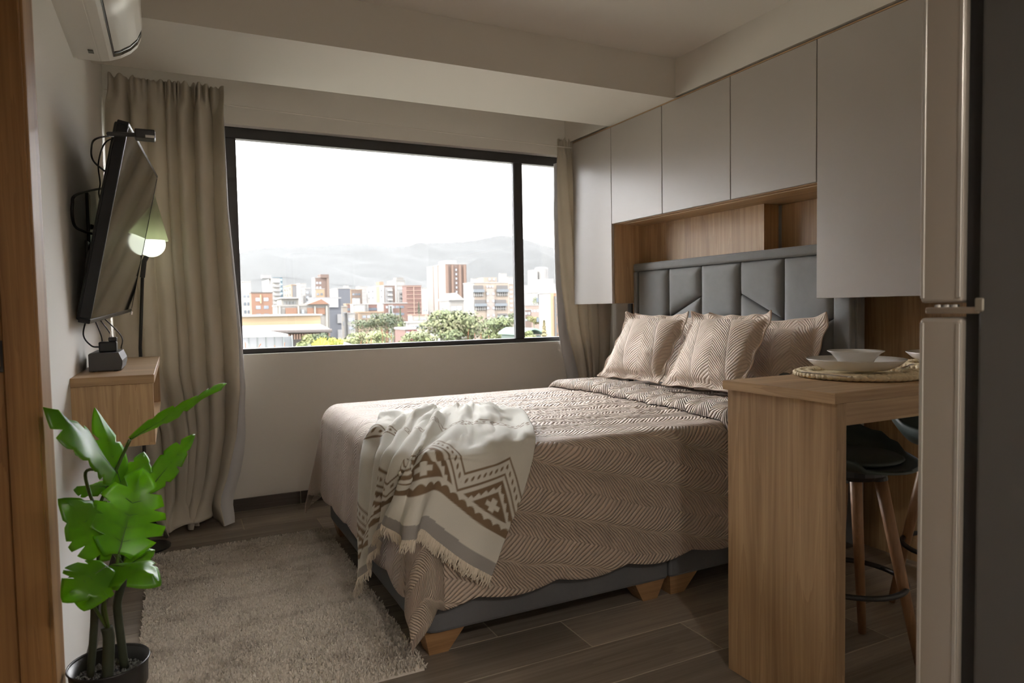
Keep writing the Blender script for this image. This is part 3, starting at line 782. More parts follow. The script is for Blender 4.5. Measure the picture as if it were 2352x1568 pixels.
cable('cable', [W_(275, 310, -.15), W_(222, 318, -.21), W_(210, 340, -.235), W_(215, 370, -.235), tvb(-.40, .16)], .0032, Mc, tv)
cable('cable', [W_(270, 312, -.15), W_(240, 330, -.2), W_(226, 375, -.22), W_(230, 420, -.225), W_(228, 450, -.225), tvb(-.25, .02)], .0028, Mc, tv)
cable('cable', [W_(205, 575, -.245), W_(198, 610, -.25), W_(205, 650, -.245), tvb(-.2, -.2)], .0038, plain('grey_cable', (.18, .18, .18), .5), tv)
# wall socket beside the arm, with plugs
so = thing('wall_socket', 'wall socket with plugged-in cables behind the television', 'socket', (XL, 3.08, 1.29))
obj('face_plate', B(XL, XL + .009, 2.90, 2.975, 1.27, 1.375, .003, 1), plain('grey_socket_plate', (.20, .20, .19), .4), so)
for dz in (0, -.04): obj('plug', B(XL + .0095, XL + .042, 2.915, 2.96, 1.33 + dz, 1.355 + dz, .006, 2), M_BLACK, so)
# streaming box perched behind the top edge
sb = thing('streaming_stick', 'small black box sticking up behind the top of the television', 'media box', tuple(TM @ Vector((-.16, .285, -.07))))
pA = onx(330, 311, -.045)
obj('case', B(pA.x - .018, pA.x + .024, pA.y - .02, pA.y + .02, pA.z - .010, pA.z + .011, .003, 2), M_BLACK, sb)
obj('port', B(pA.x + .004, pA.x + .022, pA.y - .0212, pA.y - .0202, pA.z - .009, pA.z - .003), M_STEEL, sb)
obj('mount_arm', tube([Vector((pA.x - .018, pA.y, pA.z)), Vector((pA.x - .07, pA.y - .004, pA.z - .004)), onx(262, 313, -.16)], .005, 8), M_BLACK, sb)

# ================================================================ FLOATING SHELF and what stands on it
sy0, sy1, sx1, szt = 2.345, 3.365, -.058, .920
sh = thing('floating_shelf', 'oak floating shelf box fixed to the left wall under the television', 'shelf', (XL, 2.85, .70))
obj('top_board', B(XL, sx1, sy0 - .006, sy1, szt - .026, szt, .0012, 1), M_OAK_X, sh)
obj('end_panel', B(XL, sx1 - .004, sy0, sy0 + .018, .705, szt - .0265), M_OAK_Z, sh)
obj('end_panel', B(XL, sx1 - .004, sy1 - .018, sy1, .705, szt - .0265), M_OAK_Z, sh)
obj('bottom_board', B(XL, sx1 - .004, sy0 + .0185, sy1 - .0185, .705, .723), M_OAK_Y, sh)
obj('back_board', B(XL, XL + .010, sy0 + .0185, sy1 - .0185, .7235, szt - .0265), M_OAK_Y, sh)
dec = thing('set_top_box', 'small dark grey set-top box on the floating shelf', 'set-top box', (-.2, 2.7, szt))
q0, q1 = onz(207, 853, szt), onz(283, 850, szt); yy0 = 2.56
bm = NB(); add_prism(bm, [(q0.x, .003), (q1.x - .004, .003), (q1.x, .022), (q1.x, .034), (q1.x - .010, .060), (q0.x + .004, .060), (q0.x, .056)], (yy0, yy0 + .26), lambda u, v, w: Vector((u, w, szt + v)))
obj('case', bm, plain('dark_grey_plastic', (.055, .055, .060), .4), dec)
for yq in (yy0 + .02, yy0 + .24):
    for xq in (q0.x + .015, q1.x - .02): obj('rubber_foot', B(xq - .006, xq + .006, yq - .006, yq + .006, szt, szt + .003), M_BLACK, dec)
ad = thing('power_adapter', 'black plug-in power adapter lying on the set-top box', 'adapter', (-.19, 2.64, szt + .0605))
ax = (q0.x + q1.x) / 2 + .004; ay = yy0 + .085; az_ = szt + .0605
obj('case', B(ax - .026, ax + .026, ay - .03, ay + .02, az_, az_ + .034, .004, 2), M_BLACK, ad)
obj('plug_block', B(ax + .002, ax + .026, ay - .026, ay + .016, az_ + .0345, az_ + .048, .002, 1), M_BLACK, ad)
for dx in (.009, .020): obj('prong', B(ax + dx - .002, ax + dx + .002, ay - .010, ay - .004, az_ + .0485, az_ + .070), M_STEEL, ad)
cable('lead', [Vector((ax - .026, ay, az_ + .016)), Vector((ax - .05, ay + .005, az_ + .022)), Vector((ax - .072, ay + .02, az_ + .06)), TM @ Vector((-.30, -h2 + .02, -.045))], .0026, Mc, ad)
for k, (dx, dy) in enumerate(((.0, .13), (.028, .16), (.055, .19))):
    cable('lead', [Vector((ax + dx - .03, ay + dy, szt + .0605)), Vector((ax + dx - .03, ay + dy, szt + .11)), TM @ Vector((-.25 + .05 * k, -h2 + .02, -.045))], .002, Mc, ad)

# ================================================================ FLOOR LAMP between television and curtain
lampc = ony(347, 560, 3.66)
fl = thing('floor_lamp', 'black floor lamp with white globe and pale shade behind the television', 'lamp', (lampc.x - .045, 3.66, 0))
lx, ly, lz = lampc.x, 3.66, lampc.z
obj('globe', lathe([(.001, -.062)] + [(.062 * math.cos(a), .062 * math.sin(a)) for a in [(-80 + k * 10) * PI / 180 for k in range(17)]] + [(.001, .062)], (lx, ly, lz), 24), emit('lamp_globe_glow', (.93, 1.0, .82), 1.0), fl, smooth=True)
M_SHADE, nt, b_ = new_mat('pale_shade_fabric'); b_.inputs['Base Color'].default_value = (.82, .83, .72, 1); b_.inputs['Roughness'].default_value = .9
b_.inputs['Transmission Weight'].default_value = 0.0
tl_ = nd(nt, 'ShaderNodeBsdfTranslucent'); tl_.inputs[0].default_value = (.85, .88, .72, 1); mx = nd(nt, 'ShaderNodeMixShader'); mx.inputs[0].default_value = .6
lk(nt, b_.outputs[0], mx.inputs[1]); lk(nt, tl_.outputs[0], mx.inputs[2]); lk(nt, mx.outputs[0], nt.nodes['Material Output'].inputs['Surface'])
obj('shade', lathe([(.074, .015), (.020, .25), (.018, .25), (.072, .015)], (lx, ly, lz), 28, False, False), M_SHADE, fl, smooth=True)
k0, k1 = ony(331, 600, 3.66), ony(327, 637, 3.66)
obj('socket', tube([Vector((lx - .02, ly, lz - .058)), k0, k1], .011, 10), M_BLACKM, fl)
k2 = ony(322, 800, 3.66)
obj('pole', tube([k1, k2, Vector((k2.x - .004, 3.66, .014))], .0075, 8), M_BLACKM, fl)
obj('base', lathe([(.0005, 0), (.10, 0), (.10, .008), (.02, .014), (.0005, .014)], (k2.x - .004, 3.62, 0), 28), M_BLACKM, fl)

# ================================================================ AIR CONDITIONER on the left wall
ac = thing('air_conditioner', 'white wall-mounted air conditioner at the top of the left wall', 'air conditioner', (XL, 2.4, 1.99))
ay0, ay1 = 2.02, 2.82
P0, P1, P2 = ony(168, 133, ay1), ony(240, 142, ay1), ony(327, 100, ay1)
zc0 = 1.993
prof = [(XL, zc0), (-.190, zc0 - .002), (-.165, zc0 + .003), (-.130, zc0 + .018), (-.100, zc0 + .038), (-.078, zc0 + .062), (-.066, zc0 + .090), (-.060, zc0 + .14), (-.062, 2.255), (-.075, 2.27), (XL, 2.275)]
bm = NB(); add_prism(bm, prof, (ay0, ay1), lambda u, v, w: Vector((u, w, v)))
bmesh.ops.recalc_face_normals(bm, faces=bm.faces)
obj('body', bm, M_WHITEP, ac)
def acp(pts, w0, w1, off): 
    """strip following the underside curve from profile point a to b"""
    bm = NB()
    P_ = [Vector((x, 0, z)) for x, z in pts]; nrm = []
    for k in range(len(P_)):
        t = P_[min(k + 1, len(P_) - 1)] - P_[max(k - 1, 0)]; nrm.append(Vector((t.z, 0, -t.x)).normalized())
    rows = [[bm.verts.new(Vector((p.x + n.x * o, y, p.z + n.z * o))) for p, n in zip(P_, nrm)] for y in (w0, w1) for o in (-.002, off)]
    N = len(P_)
    for k in range(N - 1):
        for a, b in ((0, 1), (2, 3), (1, 3), (0, 2)): bm.faces.new((rows[a][k], rows[a][k + 1], rows[b][k + 1], rows[b][k]))
    return bm
curve = prof[3:8]
obj('louvre_slot', acp([(-.152, zc0 + .0085)] + curve[0:4] + [(-.0635, zc0 + .105)], ay0 + .03, ay1 - .035, .0012), plain('dark_slot', (.02, .02, .02), .3), ac)
obj('louvre', acp([(-.147, zc0 + .011)] + curve[0:4] + [(-.0645, zc0 + .098)], ay0 + .032, ay1 - .095, .004), M_WHITEP, ac, smooth=True)
obj('display_window', acp([(-.147, zc0 + .011)] + curve[0:4] + [(-.0645, zc0 + .098)], ay1 - .093, ay1 - .038, .003), plain('dark_gloss_window', (.02, .025, .02), .06, spec=.9), ac, smooth=True)
obj('under_flap', B(-.262, -.196, ay0 + .02, ay1 - .004, zc0 - .004, zc0 - .0005), M_WHITEP, ac)
obj('latch', B(-.222, -.206, ay1 - .115, ay1 - .085, zc0 - .0065, zc0 - .0042), plain('grey_latch', (.2, .2, .18), .5), ac)

# ================================================================ RUG
rx0, rx1, ry0, ry1 = -.137, .655, 1.948, 3.455
M_RUG, nt, b_ = new_mat('beige_pile_rug')
tc = nd(nt, 'ShaderNodeTexCoord'); n1 = nd(nt, 'ShaderNodeTexNoise'); n1.inputs['Scale'].default_value = 7; n1.inputs['Detail'].default_value = 6; n1.inputs['Roughness'].default_value = .65
mp = nd(nt, 'ShaderNodeMapping'); mp.inputs['Scale'].default_value = (.55, 1.2, 1); lk(nt, tc.outputs['Object'], mp.inputs['Vector']); lk(nt, mp.outputs[0], n1.inputs['Vector'])
rp = nd(nt, 'ShaderNodeValToRGB'); e = rp.color_ramp.elements; e[0].position = .30; e[0].color = (.50, .45, .395, 1); e[1].position = .50; e[1].color = (.72, .67, .605, 1); lk(nt, n1.outputs['Fac'], rp.inputs['Fac'])
lk(nt, rp.outputs['Color'], b_.inputs['Base Color']); b_.inputs['Roughness'].default_value = 1.0; b_.inputs['Specular IOR Level'].default_value = .1
rug = thing('rug', 'beige short-pile rug with darker mottling beside the bed', 'rug', (.26, 2.5, 0))
obj('backing', B(rx0 + .006, rx1 - .006, ry0 + .006, ry1 - .006, .0005, .010), M_RUG, rug)
rr = random.Random(11)
verts = []; faces = []
NT = 42000
for q in range(NT):
    x = rr.uniform(rx0, rx1); y = rr.uniform(ry0, ry1)
    h = rr.uniform(.010, .016); a = rr.uniform(0, 6.28); lx_, ly_ = rr.uniform(-.008, .008), rr.uniform(-.008, .008); w = rr.uniform(.0022, .0042)
    c, s = math.cos(a) * w, math.sin(a) * w; k = len(verts)
    verts += [(x - c, y - s, .008), (x + c, y + s, .008), (x + c * .6 + lx_, y + s * .6 + ly_, .008 + h), (x - c * .6 + lx_, y - s * .6 + ly_, .008 + h)]
    faces.append((k, k + 1, k + 2, k + 3))
me = bpy.data.meshes.new('pile'); me.from_pydata(verts, [], faces)
pile = finish('pile', me, M_RUG, rug); pile['kind'] = 'stuff'

# ================================================================ POTTED PLANT
pcx, pcy = -.166, 1.845
pl = thing('potted_plant', 'artificial split-leaf plant in a black pot on the floor by the left wall', 'plant', (pcx, pcy, 0))
pot = obj('pot', lathe([(.001, .0), (.060, .0), (.062, .004), (.076, .222), (.080, .224), (.083, .282), (.0855, .286), (.087, .282), (.0855, .280), (.081, .280), (.074, .245), (.073, .250), (.001, .250)], (pcx, pcy, 0), 40), plain('black_pot_plastic', (.014, .014, .015), .4), pl, smooth=True)
# gravel
bm = NB(); rr = random.Random(2)
for q in range(420):
    r = .071 * math.sqrt(rr.random()); a = rr.uniform(0, 6.28); s = rr.uniform(.0022, .0052)
    c = Vector((pcx + r * math.cos(a), pcy + r * math.sin(a), .2505 + rr.uniform(0, .005)))
    vs = [bm.verts.new(c + Vector(d) * s * rr.uniform(.6, 1.2)) for d in ((1, 0, 0), (-1, 0, 0), (0, 1, 0), (0, -1, 0), (0, 0, 1), (0, 0, -1))]
    for f in ((0, 2, 4), (2, 1, 4), (1, 3, 4), (3, 0, 4), (2, 0, 5), (1, 2, 5), (3, 1, 5), (0, 3, 5)): bm.faces.new([vs[k] for k in f])
gr = obj('gravel', bm, plain('grey_gravel', (.16, .165, .165), .6, var=.5, vscale=250), pl); gr['kind'] = 'stuff'
# leaf material: glossy, light passes through
M_LEAF, nt, b_ = new_mat('plastic_leaf_green')
tc = nd(nt, 'ShaderNodeTexCoord'); n1 = nd(nt, 'ShaderNodeTexNoise'); n1.inputs['Scale'].default_value = 14; lk(nt, tc.outputs['Object'], n1.inputs['Vector'])
rp = nd(nt, 'ShaderNodeValToRGB'); e = rp.color_ramp.elements; e[0].position = .35; e[0].color = (.065, .20, .012, 1); e[1].position = .7; e[1].color = (.15, .36, .022, 1); lk(nt, n1.outputs['Fac'], rp.inputs['Fac'])
lk(nt, rp.outputs['Color'], b_.inputs['Base Color']); b_.inputs['Roughness'].default_value = .32; b_.inputs['Specular IOR Level'].default_value = .6
tl_ = nd(nt, 'ShaderNodeBsdfTranslucent'); tl_.inputs[0].default_value = (.50, .88, .04, 1); mx = nd(nt, 'ShaderNodeMixShader'); mx.inputs[0].default_value = .5
lk(nt, b_.outputs[0], mx.inputs[1]); lk(nt, tl_.outputs[0], mx.inputs[2]); lk(nt, mx.outputs[0], nt.nodes['Material Output'].inputs['Surface'])
M_VEIN = plain('leaf_vein', (.045, .14, .02), .5)
M_STEM = plain('green_stem', (.07, .12, .02), .5); M_TRUNK = plain('dark_stem', (.035, .042, .022), .7, bump=.6, bscale=60, var=.3, vscale=30)
def leaf(base, tip, width, facing, splits=4, curl=.12, cup=.12, name='leaf', seed=0, heart=.18):
    """split leaf: fingers separated by deep notches on both sides of the midrib"""
    base, tip = Vector(base), Vector(tip); ax_ = tip - base; L = ax_.length; ax_ = ax_.normalized()
    f = Vector(facing); f = (f - ax_ * f.dot(ax_)).normalized(); sd_ = ax_.cross(f).normalized()
    width *= .92; rs = random.Random(seed)
    def half(t):                           # half width along the leaf, heart-shaped
        return width / 2 * max(0, math.sin(PI * min(1, (t + .06) / 1.06)) ** .75) * (1.18 - .45 * t)
    def P(t, s, side):                     # t along, s 0..1 outwards
        w = half(t) * s
        back = -heart * L * .25 * (s ** 2) * max(0, 1 - t * 2.2) + .10 * L * s * s * t
        pos = base + ax_ * (t * L + back) + sd_ * (side * w)
        pos += f * (-curl * L * (t ** 2) - cup * width * (s ** 1.6) * (.5 + .5 * t) + .05 * width * s * math.sin(t * 9 + seed))
        return pos
    bm = NB(); NTt, NS = 26, 5
    for side in (1, -1):
        # notches
        nt_ = [(i + rs.uniform(.3, .7)) / (splits + .4) * .86 + .10 for i in range(splits)] if splits else []
        dep = [rs.uniform(.25, .55) for _ in nt_]
        rows = []
        for i in range(NTt + 1):
            t = i / NTt; lim = 1.0
            for c, d in zip(nt_, dep):
                x = abs(t - c) / .022
                if x < 1: lim = min(lim, d + (1 - d) * x)
            rows.append([bm.verts.new(P(t, lim * k / NS, side)) for k in range(NS + 1)])
        for a, b in zip(rows, rows[1:]):
            for k in range(NS):
                q = (a[k], b[k], b[k + 1], a[k + 1]) if side > 0 else (a[k], a[k + 1], b[k + 1], b[k])
                bm.faces.new(q)
    bmesh.ops.remove_doubles(bm, verts=bm.verts, dist=1e-5)
    bmesh.ops.solidify(bm, geom=bm.faces[:], thickness=.0009)
    o = obj(name, bm, M_LEAF, pl, smooth=True)
    bm = NB(); add_tube(bm, [P(t / 12, 0, 1) - f * .0008 for t in range(13)], [.0026 * (1 - .8 * t / 12) for t in range(13)], 6)
    for side in (1, -1):
        for t in (.15, .32, .48, .64):
            add_tube(bm, [P(t, 0, side), P(min(1, t + .05), .35, side), P(min(1, t + .09), .7, side)], [.0012, .0009, .0005], 4)
    obj('midrib', bm, M_STEM, o, smooth=True)
    return o
def LP(px, py, y): return ony(px, py, 1.845 + (y - 2.13) * .87)
top = lambda px, py, y: LP(px, py, y)
lv = [  # base, tip, width, facing, splits, curl, cup
 (LP(300, 1008, 2.05), LP(497, 884, 2.28), .105, (.25, -.55, -.75), 4, -.06, .05),
 (LP(268, 1085, 2.06), LP(140, 938, 1.96), .165, (.62, -.25, .70), 5, .03, .14),
 (LP(345, 1120, 2.06), LP(436, 1008, 2.22), .070, (.55, -.60, .30), 3, -.05, .10),
 (LP(272, 1272, 1.93), LP(322, 1092, 2.03), .175, (.30, -.90, .25), 4, .04, -.05),
 (LP(262, 1265, 1.96), LP(165, 1155, 1.90), .125, (.45, -.70, .50), 4, .06, .12),
 (LP(246, 1300, 1.90), LP(165, 1350, 1.82), .125, (.25, -.55, .80), 3, .12, .14),
 (LP(252, 1298, 1.93), LP(345, 1300, 1.84), .110, (.15, -.40, .90), 2, .18, .22),
 (LP(285, 1140, 2.16), LP(235, 950, 2.20), .085, (.60, -.60, .40), 2, .06, .10),
 (LP(255, 1120, 2.20), LP(178, 1110, 2.22), .075, (.3, -.4, .85), 3, .12, .2),
 (LP(258, 1170, 2.18), LP(190, 1148, 2.20), .060, (.3, -.5, .75), 2, .12, .2),
 (LP(300, 1150, 2.12), LP(330, 1040, 2.24), .080, (.1, -.9, .3), 3, .05, .1),
 (LP(290, 1300, 1.98), LP(352, 1262, 2.02), .050, (.2, -.7, .6), 3, .05, .1),
 (LP(228, 1300, 1.98), LP(200, 1378, 1.90), .115, (.1, -.8, .5), 2, .12, .1),
]
for k, a in enumerate(lv): leaf(*a, name='leaf', seed=k + 3)
gz = .251
def G_(dx, dy): return Vector((pcx + dx, pcy + dy, gz))
for pts, r in (
  ((G_(-.040, .01), LP(216, 1440, 2.12), LP(218, 1390, 2.12), LP(222, 1340, 2.12)), .0085),
  ((G_(-.002, -.035), LP(250, 1470, 2.10), LP(245, 1440, 2.10)), .0125),
  ((G_(.030, .02), LP(272, 1420, 2.14), LP(270, 1380, 2.14), LP(280, 1340, 2.14), LP(284, 1300, 2.15)), .0095)):
    obj('trunk', tube(crom(pts, 6), r, 10), M_TRUNK, pl, smooth=True)
for pts in (
  (LP(245, 1440, 2.10), LP(215, 1390, 2.05), LP(205, 1360, 1.98), lv[5][0] + Vector((0, 0, -.002))),
  (LP(250, 1445, 2.10), LP(240, 1380, 2.02), LP(248, 1310, 1.93)),
  (LP(246, 1440, 2.10), LP(236, 1390, 2.06), LP(262, 1330, 1.96), lv[3][0]),
  (LP(284, 1300, 2.15), LP(262, 1270, 2.06), lv[4][0]),
  (LP(222, 1340, 2.12), LP(228, 1200, 2.14), LP(205, 1130, 2.15), LP(200, 1080, 2.15), lv[1][0]),
  (LP(284, 1300, 2.15), LP(225, 1190, 2.16), LP(262, 1090, 2.10), LP(298, 1010, 2.05)),
  (LP(284, 1300, 2.15), LP(300, 1200, 2.10), lv[2][0]),
  (LP(284, 1300, 2.15), LP(290, 1220, 2.14), lv[10][0]),
  (LP(222, 1340, 2.12), LP(240, 1240, 2.15), lv[9][0], lv[8][0]),
  (LP(284, 1300, 2.15), LP(275, 1200, 2.16), lv[7][0]),
  (LP(284, 1300, 2.15), lv[11][0])):
    obj('petiole', tube(crom(pts, 6), .0038, 6), M_STEM, pl, smooth=True)

# ================================================================ BREAKFAST COUNTER
cx0, cy0, cy1, cz = 1.456, 1.150, 1.535, .877
ct = thing('breakfast_counter', 'oak breakfast counter with solid end panel beside the bed', 'counter', (2.0, 1.34, 0))
obj('worktop', B(cx0, 2.778, cy0, cy1, cz - .027, cz, .0012, 1), M_OAK_X, ct)
obj('edge_band', B(cx0 - .0012, cx0 + .0008, cy0 + .0005, cy1 - .0005, cz - .0268, cz - .0004), M_OAK_Y, ct)
obj('end_panel', B(cx0 + .013, cx0 + .050, cy0 + .006, cy1 - .006, 0, cz - .0275, .0012, 1), M_OAK_Z, ct)
obj('apron', B(cx0 + .051, 2.776, cy0 + .012, cy0 + .030, .79, cz - .0275), M_OAK_X, ct)
obj('apron', B(cx0 + .051, 2.776, cy1 - .030, cy1 - .012, .79, cz - .0275), M_OAK_X, ct)
# place settings
M_RAFFIA = plain('woven_raffia', (.80, .68, .47), .85, var=.22, vscale=90)
def placemat(c, r, label):
    t = thing('placemat', label, 'placemat', tuple(c), 'woven placemats on the counter')
    bm = NB(); add_lathe(bm, [(.001, .0005), (r - .012, .0005), (r - .012, .008), (.001, .009)], c, 40); obj('mat', bm, M_RAFFIA, t, smooth=False)
    def braid(rad, nn, sz, z0):
        bm = NB()
        for k in range(nn):
            for q, (dr, dz, tw) in enumerate(((.004, .0, .6), (-.004, .002, -.6))):
                a = 2 * PI * (k + .5 * q) / nn; p = Vector(c) + Vector(((rad + dr) * math.cos(a), (rad + dr) * math.sin(a), z0 + dz))
                tang = Vector((-math.sin(a), math.cos(a), 0)); rad_ = Vector((math.cos(a), math.sin(a), 0)); d = (tang + rad_ * tw).normalized()
                add_tube(bm, [p - d * sz * 1.25, p - d * sz * .6, p + d * sz * .6, p + d * sz * 1.25], [sz * .25, sz * .72, sz * .72, sz * .25], 6)
        return bm
    o = obj('braided_rim', braid(r - .010, 62, .0120, .0092), M_RAFFIA, t, smooth=True); o['kind'] = 'stuff'
    o = obj('braided_ring', braid(r - .034, 54, .0115, .0095), M_RAFFIA, t, smooth=True); o['kind'] = 'stuff'
    return t
def plate(c, r, h, label, group):
    return tag(obj('dinner_plate', lathe([(.001, .0), (r * .66, .0), (r * .70, .002), (r * .86, h * .42), (r, h), (r * 1.0, h + .0022), (r * .85, h * .42 + .004), (r * .67, .006), (.001, .005)], c, 56), M_PORC, smooth=True), label, 'plate', group)
def bowl(c, r, h, label, group):
    return tag(obj('soup_bowl', lathe([(.001, .0), (r * .52, .0), (r * .56, .003), (r * .68, h * .5), (r * .86, h * .86), (r, h), (r, h + .002), (r * .84, h * .88), (r * .64, h * .5), (r * .5, .006), (.001, .005)], c, 48), M_PORC, smooth=True), label, 'bowl', group)
p1 = Vector((1.855, 1.385, cz)); p2 = Vector((2.325, 1.375, cz))
for p, w, lab in ((p1, 0, ('round woven raffia placemat at the end of the counter nearest the bed', 'white plate on the placemat at the near end of the counter', 'white flared bowl on the plate at the near end of the counter')),
               (p2, 1, ('round woven raffia placemat partly hidden by the refrigerator edge', 'white plate partly hidden by the refrigerator edge', 'white bowl cut off by the refrigerator edge'))):
    placemat(p, .180, lab[0]); plate(p + Vector((.0, .01, .0215)), .138, .030, lab[1], 'white plates on the counter')
    bowl(p + Vector((.0, .01, .0275)), .079, .048, lab[2], 'white bowls on the counter')
def cutlery(name, a, b, label):
    a, b = Vector(a), Vector(b); d = b - a
    t = thing(name, label, 'cutlery', tuple(a))
    pts = [a, a + d * .3, a + d * .62, a + d * .7, b]
    bm = NB(); s = d.cross(Vector((0, 0, 1))).normalized()
    ws = [.0045, .0055, .004, .007, .006]
    A = [bm.verts.new(p + s * w + Vector((0, 0, .0018))) for p, w in zip(pts, ws)]; Bq = [bm.verts.new(p - s * w + Vector((0, 0, .0018))) for p, w in zip(pts, ws)]
    A2 = [bm.verts.new(v.co - Vector((0, 0, .0018))) for v in A]; B2 = [bm.verts.new(v.co - Vector((0, 0, .0018))) for v in Bq]
    for k in range(4):
        for X, Y in ((A, Bq), (B2, A2), (A2, A), (Bq, B2)): bm.faces.new((X[k], X[k + 1], Y[k + 1], Y[k]))
    for k in (0, 4): bm.faces.new((A[k], Bq[k], B2[k], A2[k]))
    obj('handle', bm, M_STEEL, t)
zc_ = cz + .0225
ka, kb = onz(1842, 855, zc_), onz(1950, 866, zc_)
cutlery('table_knife', ka, kb, 'steel knife resting on the rim of the near placemat')
cutlery('fork', onz(2072, 846, zc_), onz(2100, 836, zc_), 'steel fork at the edge of the far placemat')

# ================================================================ BAR STOOLS pushed under the counter
M_SHELL = plain('dark_green_black_shell', (.050, .066, .060), .45, spec=.5)
M_LEGW = wood('stool_leg_wood', (.20, .10, .045), (.40, .22, .11), 'z', 1.5)
def stool(c, rot, legang, label):
    c = Vector((c[0], c[1], 0)); t = thing('bar_stool', label, 'stool', tuple(c), 'dark bucket stools at the counter')
    def loc(x, y, z): return c + Vector((x * math.cos(rot) - y * math.sin(rot), x * math.sin(rot) + y * math.cos(rot), z))
    # bucket shell: y+ is the back
    na, nr = 44, 12; zs = .600; vs = []
    bm = NB(); rows = []
    for j in range(nr + 1):
        row = []
        for i in range(na):
            a = 2 * PI * i / na; s = j / nr
            back = max(0, math.sin(a)) ; R0 = .185 + .012 * abs(math.cos(a))
            rise = .012 * s ** 3 + (.235 * max(0, back) ** 1.6 + .045 * abs(math.cos(a)) ** 3 * (1 if math.sin(a) > -.5 else .4)) * sm(.55, 1, s) - .012 * (1 - s * s)
            if math.sin(a) < -.2: rise -= .016 * s ** 4
            rr_ = R0 * min(1, s * 1.22) + .02 * back * sm(.7, 1, s)
            row.append(bm.verts.new(loc(rr_ * math.cos(a), rr_ * math.sin(a), zs + .030 + rise)))
        rows.append(row)
    for a, b in zip(rows, rows[1:]):
        for i in range(na): bm.faces.new((a[i], a[(i + 1) % na], b[(i + 1) % na], b[i]))
    low = [[bm.verts.new(Vector((c.x + (v.co.x - c.x) * (1 + .035 * j / nr), c.y + (v.co.y - c.y) * (1 + .035 * j / nr), v.co.z - .012 + .004 * j / nr))) for v in row] for j, row in enumerate(rows)]
    for a, b in zip(low, low[1:]):
        for i in range(na): bm.faces.new((a[i], b[i], b[(i + 1) % na], a[(i + 1) % na]))
    for i in range(na): bm.faces.new((rows[-1][i], rows[-1][(i + 1) % na], low[-1][(i + 1) % na], low[-1][i]))
    bmesh.ops.remove_doubles(bm, verts=bm.verts, dist=1e-5)
    obj('seat_shell', bm, M_SHELL, t, smooth=True)
    obj('seat_pad', lathe([(.001, .016), (.10, .018), (.140, .022), (.150, .030), (.140, .036), (.001, .034)], c + Vector((0, 0, zs + .006)), 36), M_SHELL, t, smooth=True)
    obj('hub', lathe([(.001, -.035), (.095, -.035), (.11, -.02), (.11, .0), (.001, .0)], c + Vector((0, 0, zs + .010)), 24), M_BLACKM, t)
    for a in legang:
        d = Vector((math.cos(a), math.sin(a), 0)); tp = c + d * .085 + Vector((0, 0, zs - .020)); ft = c + d * .200 + Vector((0, 0, .004))
        obj('leg', tube([ft, ft.lerp(tp, .5), tp], [.0125, .0165, .0185], 12), M_LEGW, t, smooth=True)
        obj('collar', tube([tp + (ft - tp) * .02, tp + (tp - ft) * .03], .0205, 12), M_BLACK, t)
    zr = .255; R = .158
    obj('foot_ring', tube([c + Vector((R * math.cos(2 * PI * k / 40), R * math.sin(2 * PI * k / 40), zr)) for k in range(41)], .0085, 8), M_BLACKM, t, smooth=True)
    return t
stool((1.835, 1.400), .30, [math.radians(a) for a in (25, -65, 115, 205)], 'dark bucket bar stool with wooden legs just inside the counter end panel')
stool((2.375, 1.400), -.15, [math.radians(a) for a in (105, 195, 285, 15)], 'dark bucket bar stool farther under the counter beside the wardrobe')

# ================================================================ REFRIGERATOR (right foreground, its side towards the camera)
fx0, fy1_, zsp = 1.165, .752, 1.084
fx1 = fx0 + .62
fr_ = thing('refrigerator', 'tall dark grey refrigerator with brushed steel doors in the right foreground', 'refrigerator', (1.47, .43, 0))
M_FDOOR = plain('brushed_door_edge', (.40, .36, .315), .38, metal=.25, spec=.5)
M_FSIDE = plain('dark_grey_cabinet_side', (.080, .075, .072), .5, bump=.15, bscale=400)
dth = .071
yd0 = fy1_ - dth
def fdoor(z0, z1):
    d = obj('door', B(fx0, fx1, yd0, fy1_, z0, z1, .006, 3), M_FDOOR, fr_, smooth=False)
    for y in (yd0 + .0015, fy1_ - .0085): obj('edge_trim', B(fx0 - .0022, fx0 + .002, y, y + .007, z0 + .008, z1 - .008, .001, 1), plain('pale_edge_trim_metal', (.62, .60, .57), .3, metal=.6), d)
fdoor(.04, zsp - .013); fdoor(zsp + .013, 1.72)
obj('gasket', B(fx0 + .012, fx1 - .012, yd0 - .022, yd0 - .0005, .05, 1.71), M_BLACK, fr_)
obj('cabinet', B(fx0 + .004, fx1, .12, yd0 - .0225, .03, 1.735, .006, 2), M_FSIDE, fr_)
obj('middle_hinge', B(fx0 + .002, fx0 + .07, yd0 - .026, fy1_ - .008, zsp - .0055, zsp + .0055, .002, 1), plain('hinge_metal', (.42, .36, .30), .35, metal=.7), fr_)
for dy in (.016, .030, .044): obj('hinge_pin', lathe([(.001, 0), (.006, 0), (.006, .004), (.001, .005)], (fx0 + .010, yd0 + dy, zsp + .0055), 12), M_STEEL, fr_)
obj('hinge_tab', B(fx0 - .001, fx0 + .0035, yd0 - .034, yd0 - .020, zsp - .002, zsp + .020, .002, 1), plain('hinge_tab_metal', (.36, .33, .28), .4, metal=.6), fr_)
for z0 in ((.03, 0),): 
    for yq in (.17, .60):
        for xq in (fx0 + .05, fx1 - .05): obj('levelling_foot', lathe([(.001, 0), (.018, 0), (.018, .030), (.001, .030)], (xq, yq, 0), 14), M_BLACK, fr_)

